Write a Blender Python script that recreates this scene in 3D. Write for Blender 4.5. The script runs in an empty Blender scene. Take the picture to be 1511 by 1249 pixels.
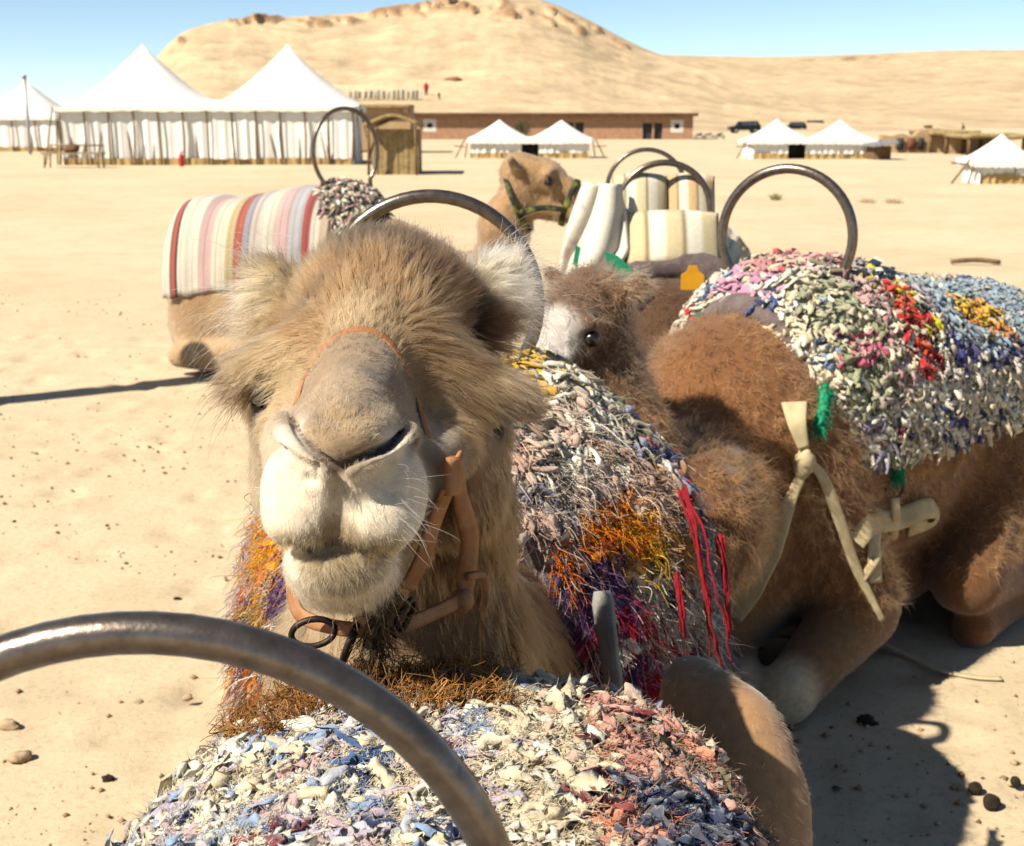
import bpy, math, random
import numpy as np
from mathutils import Vector
from mathutils.bvhtree import BVHTree

random.seed(7)
RNG = np.random.default_rng(11)
scene = bpy.context.scene
COL = scene.collection

# ------------------------------------------------------------------ camera
CAM_H = 1.6
FPX, PW, PH = 1900.0, 1511.0, 1249.0            # focal length in photo pixels, photo size
PITCH = math.atan(444.0 / FPX)
cam_data = bpy.data.cameras.new('camera')
cam = bpy.data.objects.new('camera', cam_data)
COL.objects.link(cam)
cam.location = (0, 0, CAM_H)
cam.rotation_euler = (math.pi / 2 - PITCH, 0, 0)
cam_data.sensor_fit = 'HORIZONTAL'
cam_data.sensor_width = 36.0
cam_data.lens = 36.0 * FPX / PW
cam_data.clip_start = 0.02
cam_data.clip_end = 4000
cam_data.dof.use_dof = True
cam_data.dof.focus_distance = 1.36
cam_data.dof.aperture_fstop = 13.0
scene.camera = cam

# ------------------------------------------------------------------ sky and sun
SUN_DIR = Vector((-0.84, -0.54, 0)).normalized()   # towards the sun, on the ground
SUN_EL = math.radians(45)
world = bpy.data.worlds.new('World')
scene.world = world
world.use_nodes = True
wn, wl = world.node_tree.nodes, world.node_tree.links
wn.clear()
sky = wn.new('ShaderNodeTexSky')
sky.sky_type = 'NISHITA'
sky.sun_disc = False
sky.sun_elevation = SUN_EL
sky.sun_rotation = math.atan2(SUN_DIR.x, SUN_DIR.y)
sky.altitude = 400
sky.air_density = 0.6
sky.dust_density = 0.0
sky.ozone_density = 2.6
bg = wn.new('ShaderNodeBackground')
bg.inputs['Strength'].default_value = 0.07
wo = wn.new('ShaderNodeOutputWorld')
tint = wn.new('ShaderNodeMix')          # sky light tinted warmer: less blue in sky and shadows
tint.data_type = 'RGBA'; tint.blend_type = 'MULTIPLY'; tint.inputs[0].default_value = 1.0
tint.inputs[7].default_value = (1.14, 1.08, 0.94, 1)
wl.new(sky.outputs[0], tint.inputs[6])
wl.new(tint.outputs[2], bg.inputs[0])
wl.new(bg.outputs[0], wo.inputs[0])
sd = bpy.data.lights.new('sun', 'SUN')
sd.energy = 5.0
sd.angle = math.radians(0.5)
sd.color = (1.0, 0.91, 0.77)
sun = bpy.data.objects.new('sun', sd)
COL.objects.link(sun)
sun.location = (-20, -10, 20)
tosun = Vector((SUN_DIR.x * math.cos(SUN_EL), SUN_DIR.y * math.cos(SUN_EL), math.sin(SUN_EL)))
sun.rotation_euler = tosun.to_track_quat('Z', 'Y').to_euler()
vs = scene.view_settings
vs.view_transform = 'Standard'
vs.look = 'None'
vs.exposure = 1.14
vs.gamma = 1.0
vs.use_curve_mapping = False
scene.cycles.max_bounces = 8
scene.cycles.diffuse_bounces = 4
scene.cycles.glossy_bounces = 4
scene.cycles.transmission_bounces = 8
scene.cycles.transparent_max_bounces = 8
scene.cycles.use_denoising = True
scene.cycles_curves.shape = 'RIBBONS' if hasattr(scene, 'cycles_curves') else None

# ------------------------------------------------------------------ helpers
_F = np.array([0, math.cos(PITCH), -math.sin(PITCH)])
_U = np.array([0, math.sin(PITCH), math.cos(PITCH)])
def ray(u, v):
    return _F * FPX + np.array([1., 0, 0]) * (u - PW / 2) + _U * (PH / 2 - v)
def P(u, v, Y):
    """the point seen at photo pixel u, v that stands Y metres ahead"""
    d = ray(u, v)
    return np.array([0, 0, CAM_H]) + d * (Y / d[1])
def PG(u, v, z=0.0):
    """the point at height z seen at pixel u, v"""
    d = ray(u, v)
    return np.array([0, 0, CAM_H]) + d * ((z - CAM_H) / d[2])

def tag(o, label=None, cat=None, group=None, kind=None):
    if label: o['label'] = label
    if cat: o['category'] = cat
    if group: o['group'] = group
    if kind: o['kind'] = kind
    return o
def empty(name, loc, label=None, cat=None, group=None, rz=0.0):
    o = bpy.data.objects.new(name, None)
    COL.objects.link(o)
    o.empty_display_size = 0.1
    o.location = [float(c) for c in loc]
    o.rotation_euler = (0, 0, rz)
    return tag(o, label, cat, group)
def link(name, data, mat=None, parent=None):
    o = bpy.data.objects.new(name, data)
    COL.objects.link(o)
    if mat is not None and len(data.materials) == 0:
        data.materials.append(mat)
    if parent is not None:
        o.parent = parent
        # geometry is written in world space unless the parent is rotated on purpose
    return o
def npmesh(name, V, F, col=None, smooth=True):
    V = np.asarray(V, dtype=np.float32)
    me = bpy.data.meshes.new(name)
    if isinstance(F, np.ndarray):
        n, k = F.shape
        me.vertices.add(len(V)); me.vertices.foreach_set('co', V.ravel())
        me.loops.add(n * k); me.loops.foreach_set('vertex_index', F.ravel().astype(np.int32))
        me.polygons.add(n)
        me.polygons.foreach_set('loop_start', np.arange(0, n * k, k, dtype=np.int32))
        me.polygons.foreach_set('loop_total', np.full(n, k, dtype=np.int32))
        me.update(calc_edges=True)
        me.validate()
    else:
        me.from_pydata([tuple(map(float, v)) for v in V], [], F)
        me.update()
    if smooth:
        me.polygons.foreach_set('use_smooth', np.ones(len(me.polygons), dtype=bool))
    if col is not None:
        a = me.attributes.new('Col', 'FLOAT_COLOR', 'POINT')
        c = np.ones((len(V), 4), dtype=np.float32); c[:, :3] = alb(col)
        a.data.foreach_set('color', c.ravel())
    return me
def offset_of(parent):
    """world offset carried by an unrotated parent chain"""
    o = np.zeros(3)
    while parent is not None:
        o += np.array(parent.location); parent = parent.parent
    return o
def obj(name, V, F, mat, parent=None, col=None, smooth=True):
    """world-space geometry as one mesh object; its origin is the parent's"""
    V = np.asarray(V, dtype=np.float64)
    if parent is not None:
        V = V - offset_of(parent)
        me = npmesh(name, V, F, col, smooth)
        return link(name, me, mat, parent)
    c = np.array([(V[:, 0].min() + V[:, 0].max()) / 2, (V[:, 1].min() + V[:, 1].max()) / 2, V[:, 2].min()])
    me = npmesh(name, V - c, F, col, smooth)
    o = link(name, me, mat)
    o.location = c
    return o
def nrm(a):
    a = np.asarray(a, dtype=np.float64)
    return a / np.maximum(np.linalg.norm(a, axis=-1, keepdims=True), 1e-9)
_lat = np.random.default_rng(5).random((32, 32, 32)).astype(np.float32)
def vnoise(p, scale, seed=0):
    """smooth value noise, 0..1"""
    q = np.asarray(p, dtype=np.float64) * scale + seed * 7.31 + 100.0
    i = np.floor(q).astype(int); f = q - i; f = f * f * (3 - 2 * f)
    out = 0
    for dx in (0, 1):
        wx = f[..., 0] if dx else 1 - f[..., 0]
        for dy in (0, 1):
            wy = f[..., 1] if dy else 1 - f[..., 1]
            for dz in (0, 1):
                wz = f[..., 2] if dz else 1 - f[..., 2]
                out = out + wx * wy * wz * _lat[(i[..., 0] + dx) % 32, (i[..., 1] + dy) % 32, (i[..., 2] + dz) % 32]
    return out
def fbm(p, scale, seed=0, octs=4):
    a, t, s = 0.5, 0, 0
    for k in range(octs):
        t = t + a * vnoise(p, scale * 2 ** k, seed + k); s += a; a *= 0.5
    return t / s

def alb(c):
    """measured-looking albedo from a picked colour"""
    return .68 * np.clip(np.asarray(c, float), 0, 1.05) ** 1.2
# --- simple solids in world space: (verts, faces)
def box(c, s, rz=0.0, rx=0.0, ry=0.0):
    x, y, z = (np.array(s) / 2)
    V = np.array([(-x, -y, -z), (x, -y, -z), (x, y, -z), (-x, y, -z), (-x, -y, z), (x, -y, z), (x, y, z), (-x, y, z)])
    V = rot(V, rx, ry, rz) + np.array(c)
    F = [(3, 2, 1, 0), (4, 5, 6, 7), (0, 1, 5, 4), (1, 2, 6, 5), (2, 3, 7, 6), (3, 0, 4, 7)]
    return V, F
def rot(V, rx=0, ry=0, rz=0):
    V = np.asarray(V, dtype=np.float64)
    for ax, a in ((0, rx), (1, ry), (2, rz)):
        if a:
            c, s = math.cos(a), math.sin(a)
            i, j = [(1, 2), (2, 0), (0, 1)][ax]
            W = V.copy(); W[..., i] = V[..., i] * c - V[..., j] * s; W[..., j] = V[..., i] * s + V[..., j] * c
            V = W
    return V
def joinm(parts):
    V, F, n = [], [], 0
    for v, f in parts:
        V.append(v); F += [tuple(i + n for i in q) for q in f]; n += len(v)
    return np.vstack(V), F
def catmull(pts, n=8):
    p = np.asarray(pts, dtype=np.float64)
    q = np.vstack([2 * p[0] - p[1], p, 2 * p[-1] - p[-2]])
    out = []
    for i in range(1, len(q) - 2):
        for t in np.linspace(0, 1, n, endpoint=False):
            out.append(0.5 * ((2 * q[i]) + (-q[i - 1] + q[i + 1]) * t + (2 * q[i - 1] - 5 * q[i] + 4 * q[i + 1] - q[i + 2]) * t ** 2
                              + (-q[i - 1] + 3 * q[i] - 3 * q[i + 1] + q[i + 2]) * t ** 3))
    out.append(p[-1])
    return np.array(out)
def tube(path, r, seg=10, caps=True, wob=0.0):
    path = np.asarray(path, dtype=np.float64); n = len(path)
    r = np.broadcast_to(np.asarray(r, dtype=np.float64), (n,))
    T = nrm(np.gradient(path, axis=0))
    up = np.array([0.123, 0.31, 0.94]); V = []
    N = nrm(np.cross(T[0], up))
    for i in range(n):
        N = nrm(N - T[i] * np.dot(N, T[i])); B = np.cross(T[i], N)
        a = np.linspace(0, 2 * math.pi, seg, endpoint=False)
        rr = r[i] * (1 + wob * (np.random.rand(seg) - .5)) if wob else r[i]
        V.append(path[i] + (np.cos(a) * rr)[:, None] * N + (np.sin(a) * rr)[:, None] * B)
    V = np.vstack(V); F = []
    for i in range(n - 1):
        for k in range(seg):
            a, b = i * seg + k, i * seg + (k + 1) % seg
            F.append((a, b, b + seg, a + seg))
    if caps:
        F.append(tuple(range(seg))[::-1]); F.append(tuple((n - 1) * seg + k for k in range(seg)))
    return V, F
def band(path, normals, w, th, n=1):
    """a strap: flat ribbon with thickness along path, its face turned to normals"""
    path = np.asarray(path, float); N = nrm(normals); T = nrm(np.gradient(path, axis=0))
    S = nrm(np.cross(T, N)); N = np.cross(S, T)
    w = np.broadcast_to(np.asarray(w, float), (len(path),))[:, None]
    prof = [(-.5, 0), (-.44, .8), (-.2, 1), (.2, 1), (.44, .8), (.5, 0), (.3, -.25), (-.3, -.25)]
    V = np.stack([path + S * w * a + N * th * b for a, b in prof], axis=1).reshape(-1, 3)
    m = len(prof); F = []
    for i in range(len(path) - 1):
        for k in range(m):
            a, b = i * m + k, i * m + (k + 1) % m
            F.append((a, a + m, b + m, b))
    F.append(tuple(range(m))); F.append(tuple((len(path) - 1) * m + k for k in range(m))[::-1])
    return V, F
def blob(c, r, seed=0, amp=0.25, lat=7, lon=10, freq=1.5):
    """an uneven stone-like lump"""
    V, F = [], []
    for i in range(lat + 1):
        t = math.pi * i / lat
        for k in range(lon):
            p = 2 * math.pi * k / lon
            V.append((math.sin(t) * math.cos(p), math.sin(t) * math.sin(p), math.cos(t)))
    V = np.array(V)
    V = V * (1 + amp * 2 * (vnoise(V, freq, seed) - .5))[:, None] * np.array(r) + np.array(c)
    for i in range(lat):
        for k in range(lon):
            a, b = i * lon + k, i * lon + (k + 1) % lon
            F.append((a, a + lon, b + lon, b))
    return V, F

# --- materials
def new_mat(name):
    m = bpy.data.materials.new(name); m.use_nodes = True
    nt = m.node_tree
    return m, nt.nodes, nt.links, nt.nodes['Principled BSDF']
def noise_node(N, L, scale, detail=4, coord='Object', rough=.6):
    tc = N.new('ShaderNodeTexCoord'); t = N.new('ShaderNodeTexNoise')
    t.inputs['Scale'].default_value = scale; t.inputs['Detail'].default_value = detail
    t.inputs['Roughness'].default_value = rough
    L.new(tc.outputs[coord], t.inputs['Vector'])
    return t
def add_bump(N, L, b, scale, strength, dist=0.01, detail=4):
    t = noise_node(N, L, scale, detail)
    bp = N.new('ShaderNodeBump'); bp.inputs['Strength'].default_value = strength; bp.inputs['Distance'].default_value = dist
    L.new(t.outputs['Fac'], bp.inputs['Height']); L.new(bp.outputs[0], b.inputs['Normal'])
def mat_noise(name, c1, c2, scale=8, rough=.8, bump=0.3, bscale=40, dist=.01, metal=0.0, lo=.35, hi=.65, spec=.3):
    m, N, L, b = new_mat(name)
    t = noise_node(N, L, scale, 5)
    r = N.new('ShaderNodeValToRGB')
    r.color_ramp.elements[0].position = lo; r.color_ramp.elements[1].position = hi
    r.color_ramp.elements[0].color = (*alb(c1), 1); r.color_ramp.elements[1].color = (*alb(c2), 1)
    L.new(t.outputs['Fac'], r.inputs[0]); L.new(r.outputs[0], b.inputs['Base Color'])
    b.inputs['Roughness'].default_value = rough; b.inputs['Metallic'].default_value = metal
    b.inputs['Specular IOR Level'].default_value = spec
    if bump: add_bump(N, L, b, bscale, bump, dist)
    return m
def mat_col(name, rough=.9, bump=.3, bscale=60, dist=.005, var=.25, vscale=25, sheen=0.0, spec=.2):
    """colour from the mesh's own Col attribute, with grain"""
    m, N, L, b = new_mat(name)
    at = N.new('ShaderNodeAttribute'); at.attribute_name = 'Col'
    t = noise_node(N, L, vscale, 5)
    mp = N.new('ShaderNodeMapRange')
    mp.inputs['From Min'].default_value = .3; mp.inputs['From Max'].default_value = .7
    mp.inputs['To Min'].default_value = 1 - var; mp.inputs['To Max'].default_value = 1 + var
    L.new(t.outputs['Fac'], mp.inputs['Value'])
    mx = N.new('ShaderNodeVectorMath'); mx.operation = 'SCALE'
    L.new(at.outputs['Color'], mx.inputs[0]); L.new(mp.outputs[0], mx.inputs['Scale'])
    L.new(mx.outputs[0], b.inputs['Base Color'])
    b.inputs['Roughness'].default_value = rough; b.inputs['Specular IOR Level'].default_value = spec
    if sheen: b.inputs['Sheen Weight'].default_value = sheen
    if bump: add_bump(N, L, b, bscale, bump, dist)
    return m
def mat_hair(name, rough=.6):
    m = bpy.data.materials.new(name); m.use_nodes = True
    N, L = m.node_tree.nodes, m.node_tree.links; N.clear()
    at = N.new('ShaderNodeAttribute'); at.attribute_name = 'Col'
    h = N.new('ShaderNodeBsdfHairPrincipled'); h.parametrization = 'COLOR'
    h.inputs['Roughness'].default_value = rough; h.inputs['Radial Roughness'].default_value = .6
    o = N.new('ShaderNodeOutputMaterial')
    L.new(at.outputs['Color'], h.inputs['Color']); L.new(h.outputs[0], o.inputs[0])
    return m
def mat_yarn(name):
    m, N, L, b = new_mat(name)
    at = N.new('ShaderNodeAttribute'); at.attribute_name = 'Col'
    L.new(at.outputs['Color'], b.inputs['Base Color'])
    b.inputs['Roughness'].default_value = .9; b.inputs['Specular IOR Level'].default_value = .1
    return m

# --- signed-distance sculpting on a rectilinear grid, then surface nets
class Field:
    def __init__(s, xs, ys, zs):
        s.a = [np.asarray(v, dtype=np.float32) for v in (xs, ys, zs)]
        s.D = np.full([len(v) for v in s.a], 1.0, dtype=np.float32)
    def _sl(s, lo, hi):
        sl = []
        for v, l, h in zip(s.a, lo, hi):
            i, j = np.searchsorted(v, l) - 1, np.searchsorted(v, h) + 1
            sl.append(slice(max(0, i), max(0, min(len(v), j))))
        return tuple(sl)
    def _do(s, lo, hi, k, fn, sub):
        m = k + .012
        sl = s._sl(np.array(lo) - m, np.array(hi) + m)
        X = s.a[0][sl[0]][:, None, None]; Y = s.a[1][sl[1]][None, :, None]; Z = s.a[2][sl[2]][None, None, :]
        if 0 in (X.size, Y.size, Z.size): return
        d = fn(X, Y, Z).astype(np.float32); D = s.D[sl]
        if sub: d = -d
        if k > 0:
            h = np.clip(.5 + .5 * ((d - D) if not sub else (D - d)) / k, 0, 1)
            r = (d + (D - d) * h) - k * h * (1 - h) if not sub else (d + (D - d) * h) + k * h * (1 - h)
        else:
            r = np.minimum(D, d) if not sub else np.maximum(D, d)
        s.D[sl] = r
    def ell(s, c, r, k=.03, sub=False, R=None):
        c = np.asarray(c, float); r = np.asarray(r, float)
        def fn(X, Y, Z):
            x, y, z = X - c[0], Y - c[1], Z - c[2]
            if R is not None:
                x, y, z = (R[0][0] * x + R[0][1] * y + R[0][2] * z, R[1][0] * x + R[1][1] * y + R[1][2] * z, R[2][0] * x + R[2][1] * y + R[2][2] * z)
            a = np.sqrt((x / r[0]) ** 2 + (y / r[1]) ** 2 + (z / r[2]) ** 2)
            b = np.sqrt((x / r[0] ** 2) ** 2 + (y / r[1] ** 2) ** 2 + (z / r[2] ** 2) ** 2)
            return a * (a - 1) / np.maximum(b, 1e-6)
        e = r if R is None else np.full(3, r.max())
        s._do(c - e, c + e, k, fn, sub)
    def cone(s, a, b, ra, rb, k=.03, sub=False):
        a = np.asarray(a, float); b = np.asarray(b, float); ba = b - a; L2 = max(float(ba @ ba), 1e-9)
        def fn(X, Y, Z):
            x, y, z = X - a[0], Y - a[1], Z - a[2]
            t = np.clip((x * ba[0] + y * ba[1] + z * ba[2]) / L2, 0, 1)
            return np.sqrt((x - t * ba[0]) ** 2 + (y - t * ba[1]) ** 2 + (z - t * ba[2]) ** 2) - (ra + (rb - ra) * t)
        rm = max(ra, rb)
        s._do(np.minimum(a, b) - rm, np.maximum(a, b) + rm, k, fn, sub)
    def chain(s, pts, rs, k=.03, sub=False):
        for i in range(len(pts) - 1): s.cone(pts[i], pts[i + 1], rs[i], rs[i + 1], k, sub)
    def noise(s, amp, scale, seed=0):
        """uneven surface, only near the zero level"""
        w = np.abs(s.D) < .06
        idx = np.argwhere(w)
        p = np.stack([s.a[i][idx[:, i]] for i in range(3)], axis=1)
        s.D[w] += (amp * (fbm(p, scale, seed, 3) - .5) * 2).astype(np.float32)
    def mesh(s):
        D = s.D; I = D < 0
        c8 = [I[dx:D.shape[0] - 1 + dx, dy:D.shape[1] - 1 + dy, dz:D.shape[2] - 1 + dz] for dx in (0, 1) for dy in (0, 1) for dz in (0, 1)]
        cnt = sum(c.astype(np.int8) for c in c8)
        act = np.argwhere((cnt > 0) & (cnt < 8))
        ids = np.full(cnt.shape, -1, dtype=np.int64); ids[tuple(act.T)] = np.arange(len(act))
        corners = np.array([(dx, dy, dz) for dx in (0, 1) for dy in (0, 1) for dz in (0, 1)])
        val = np.stack([D[act[:, 0] + c[0], act[:, 1] + c[1], act[:, 2] + c[2]] for c in corners], axis=1)
        acc = np.zeros((len(act), 3)); n = np.zeros(len(act))
        for i in range(8):
            for j in range(i + 1, 8):
                if np.abs(corners[i] - corners[j]).sum() != 1: continue
                m = (val[:, i] < 0) != (val[:, j] < 0)
                t = val[m, i] / (val[m, i] - val[m, j])
                acc[m] += corners[i] + t[:, None] * (corners[j] - corners[i]); n[m] += 1
        loc = act + acc / n[:, None]
        V = np.stack([np.interp(loc[:, k], np.arange(len(s.a[k])), s.a[k]) for k in range(3)], axis=1)
        Q = []
        for ax in range(3):
            o1, o2 = (ax + 1) % 3, (ax + 2) % 3
            lo = [slice(None)] * 3; hi = [slice(None)] * 3
            lo[ax] = slice(0, -1); hi[ax] = slice(1, None)
            A, B = I[tuple(lo)], I[tuple(hi)]
            e = np.argwhere(A != B)
            ok = (e[:, o1] > 0) & (e[:, o2] > 0) & (e[:, o1] < ids.shape[o1]) & (e[:, o2] < ids.shape[o2])
            e = e[ok]; flip = A[tuple(e.T)]
            q = []
            for d1, d2 in ((-1, -1), (0, -1), (0, 0), (-1, 0)):
                c = e.copy(); c[:, o1] += d1; c[:, o2] += d2
                q.append(ids[tuple(c.T)])
            q = np.stack(q, axis=1)
            q[~flip] = q[~flip][:, ::-1]
            Q.append(q)
        return V, np.vstack(Q)
def axis_grid(lo, hi, fine_lo, fine_hi, fine, coarse):
    return np.unique(np.round(np.concatenate([np.arange(lo, fine_lo, coarse), np.arange(fine_lo, fine_hi, fine), np.arange(fine_hi, hi, coarse)]), 5))
def zones(*z):
    """grid lines: (start, step), (start, step), ..., end"""
    out = []
    for (s, st), nx in zip(z[:-1], z[1:]):
        out.append(np.arange(s, (nx[0] if isinstance(nx, tuple) else nx) - st * .3, st))
    return np.concatenate(out)
def vnormals(V, F):
    a, b, c = V[F[:, 0]], V[F[:, 1]], V[F[:, 2]]; d = V[F[:, 3]]
    fn = np.cross(c - a, d - b)
    N = np.zeros_like(V)
    for k in range(4): np.add.at(N, F[:, k], fn)
    return nrm(N), np.linalg.norm(fn, axis=1) / 2
def relax(V, F, it=2, lam=.5):
    """a little Laplacian smoothing"""
    E = np.vstack([F[:, [0, 1]], F[:, [1, 2]], F[:, [2, 3]], F[:, [3, 0]]])
    for _ in range(it):
        S = np.zeros_like(V); n = np.zeros(len(V))
        np.add.at(S, E[:, 0], V[E[:, 1]]); np.add.at(S, E[:, 1], V[E[:, 0]])
        np.add.at(n, E[:, 0], 1); np.add.at(n, E[:, 1], 1)
        V = V + lam * (S / n[:, None] - V)
    return V
def scatter(V, F, N, area, count, weight=None):
    """random points on a quad mesh: positions, normals"""
    w = area if weight is None else area * weight
    f = RNG.choice(len(F), size=count, p=w / w.sum())
    u, v = RNG.random(count)[:, None], RNG.random(count)[:, None]
    q = F[f]
    bil = lambda X: (X[q[:, 0]] * (1 - u) + X[q[:, 1]] * u) * (1 - v) + (X[q[:, 3]] * (1 - u) + X[q[:, 2]] * u) * v
    return bil(V), nrm(bil(N))

# --- strands: fur, fringe, yarn
def strands(name, parent, mat, root, normal, comb, length, lift, col, per=8, spread=.006, clump=.7, rad=.00025, segs=5,
            droop=0.0, frizz=.15, cvar=.15, lvar=.25, sink=.002, tipw=.25, kind=None, wave=0.0):
    root = np.asarray(root, float); M = len(root)
    n = nrm(normal); c = np.asarray(comb, float)
    c = nrm(c - n * np.sum(c * n, axis=1, keepdims=True))
    length = np.broadcast_to(np.asarray(length, float), (M,)); lift = np.broadcast_to(np.asarray(lift, float), (M,))
    d = nrm(c * (1 - lift[:, None]) + n * lift[:, None] + RNG.normal(0, .12, (M, 3)))
    side = np.cross(n, c)
    K = M * per
    rep = lambda a: np.repeat(a, per, axis=0)
    ang = RNG.random(K) * 2 * math.pi; rr = np.sqrt(RNG.random(K)) * np.repeat(np.broadcast_to(spread, (M,)), per)
    off = rep(c) * (np.cos(ang) * rr)[:, None] + rep(side) * (np.sin(ang) * rr)[:, None]
    L = rep(length) * (1 + lvar * RNG.normal(0, 1, K)).clip(.4, 1.8)
    dd = nrm(rep(d) + RNG.normal(0, frizz * .5, (K, 3)))
    curl = RNG.normal(0, frizz, (K, 3))
    T = np.linspace(0, 1, segs)
    pts = np.empty((K, segs, 3), dtype=np.float32)
    base = rep(root) - rep(n) * sink
    wv = RNG.normal(0, 1, (K, 3)); wp = RNG.random(K) * 6.28; wf = 5 + 5 * RNG.random(K)
    for i, t in enumerate(T):
        flat = rep(n) * (lift[:, None].repeat(per, 0).reshape(-1, 1)) * (-.35 * t * t)
        p = base + off * (1 - clump * t) + (dd * t + flat + curl * t * t * .5) * L[:, None]
        p[:, 2] -= droop * L * t * t
        if wave: p = p + wv * (np.sin(wf * t + wp) * wave * L * min(1, t * 2))[:, None]
        pts[:, i] = p
    cc = rep(np.asarray(col, float)) * np.exp(RNG.normal(0, cvar, K))[:, None] * np.repeat(np.exp(RNG.normal(0, cvar, M)), per)[:, None]
    radii = np.repeat(np.broadcast_to(np.asarray(rad, float), (M,)), per)[:, None] * (1 - (1 - tipw) * T[None, :])
    return curves_obj(name, parent, mat, pts, radii, cc, kind)
def curves_obj(name, parent, mat, pts, radii, cc, kind=None):
    K, segs = pts.shape[:2]
    hc = bpy.data.hair_curves.new(name)
    hc.add_curves([segs] * K)
    P0 = (pts - offset_of(parent)).astype(np.float32) if parent is not None else pts.astype(np.float32)
    hc.attributes['position'].data.foreach_set('vector', P0.ravel())
    ra = hc.attributes.get('radius') or hc.attributes.new('radius', 'FLOAT', 'POINT')
    ra.data.foreach_set('value', np.ascontiguousarray(radii, dtype=np.float32).ravel())
    ca = hc.attributes.new('Col', 'FLOAT_COLOR', 'CURVE')
    c4 = np.ones((K, 4), dtype=np.float32); c4[:, :3] = alb(np.clip(cc, .008, .95))
    ca.data.foreach_set('color', c4.ravel())
    o = link(name, hc, mat, parent)
    if kind: o['kind'] = kind
    return o

# --- rag tufts: short bent strips of cloth, all as one part
def tufts(name, parent, mat, root, normal, comb, length, width, lift, col, rings=5, thick=.45, bend=.5, cvar=.12, jit=.25, crumple=.22):
    M = len(root); n = nrm(normal)
    c = np.asarray(comb, float); c = nrm(c - n * np.sum(c * n, axis=1, keepdims=True) + RNG.normal(0, jit, (M, 3)))
    c = nrm(c - n * np.sum(c * n, axis=1, keepdims=True))
    length = np.broadcast_to(np.asarray(length, float), (M,)) * np.exp(RNG.normal(0, .3, M).clip(-.6, .42))
    width = np.broadcast_to(np.asarray(width, float), (M,)) * np.exp(RNG.normal(0, .3, M).clip(-.6, .38))
    lift = np.clip(np.broadcast_to(np.asarray(lift, float), (M,)) + RNG.normal(0, .28, M), .02, 1.4)
    twist = RNG.normal(0, .9, M); yaw = RNG.normal(0, .5, M); curve = RNG.normal(0, .7, M)
    V = np.empty((M, rings, 4, 3)); s0 = np.cross(n, c)
    p = np.asarray(root, float) - n * .004
    for i in range(rings):
        t = i / (rings - 1)
        a = lift * (1 - 2.2 * bend * t); y = yaw + curve * t
        cc_ = c * np.cos(y)[:, None] + s0 * np.sin(y)[:, None]
        d = nrm(cc_ * np.cos(a)[:, None] + n * np.sin(a)[:, None])
        if i: p = p + d * (length / (rings - 1))[:, None]
        s = nrm(np.cross(n, d)); u = np.cross(d, s)
        ph = twist * t
        s2 = s * np.cos(ph)[:, None] + u * np.sin(ph)[:, None]; u2 = -s * np.sin(ph)[:, None] + u * np.cos(ph)[:, None]
        w = width * (.7 + .6 * RNG.random(M)) * (1.0 if 0 < i < rings - 1 else .75) / 2
        for k, (ca, sa) in enumerate(((1, 0), (0, 1), (-1, 0), (0, -1))):
            V[:, i, k] = p + s2 * (w * ca)[:, None] + u2 * (w * thick * sa)[:, None] + RNG.normal(0, crumple, (M, 3)) * width[:, None] * .5
    F = []
    for i in range(rings - 1):
        for k in range(4):
            F.append((i * 4 + k, i * 4 + (k + 1) % 4, (i + 1) * 4 + (k + 1) % 4, (i + 1) * 4 + k))
    e = (rings - 1) * 4
    F.append((e, e + 1, e + 2, e + 3))
    F = np.array(F)
    FF = (F[None] + (np.arange(M) * rings * 4)[:, None, None]).reshape(-1, 4)
    cc = np.asarray(col, float) * np.exp(RNG.normal(0, cvar, M))[:, None]
    cc = np.repeat(np.clip(cc, .005, .9), rings * 4, axis=0)
    return tag(obj(name, V.reshape(-1, 3), FF, mat, parent, cc, True), kind='stuff')

def grid_faces(nu, nv):
    i = np.arange(nu - 1)[:, None] * nv + np.arange(nv - 1)[None, :]
    return np.stack([i, i + 1, i + nv + 1, i + nv], axis=-1).reshape(-1, 4)
def sheet_solid(G, th, name, mat, parent, col=None):
    """grid surface with thickness"""
    nu, nv = G.shape[:2]; V = G.reshape(-1, 3); F = grid_faces(nu, nv)
    N, _ = vnormals(V, F)
    n = len(V)
    b = list(range(nv)) + [i * nv + nv - 1 for i in range(1, nu)] + [(nu - 1) * nv + j for j in range(nv - 2, -1, -1)] + [i * nv for i in range(nu - 2, 0, -1)]
    b = np.array(b); b2 = np.roll(b, -1)
    rim = np.stack([b, b + n, b2 + n, b2], axis=1)
    FF = np.vstack([F, F[:, ::-1] + n, rim])
    VV = np.vstack([V, V - N * th])
    cc = None if col is None else np.vstack([col.reshape(-1, 3)] * 2)
    return obj(name, VV, FF, mat, parent, cc, True)
def smooth01(a, b, x):
    t = np.clip((x - a) / (b - a), 0, 1)
    return t * t * (3 - 2 * t)
def ring_path(c, r, nx, nz=(0, 0, 1), stretch=1.0, n=22, a0=0, a1=360):
    x, z = nrm(nx), nrm(nz)
    a = np.radians(np.linspace(a0, a1, n))
    return np.array(c) + np.cos(a)[:, None] * x * r * stretch + np.sin(a)[:, None] * z * r
def pick(pal, n, w=None):
    pal = np.array(pal, float)
    return pal[RNG.choice(len(pal), size=n, p=None if w is None else np.array(w) / np.sum(w))]
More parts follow.
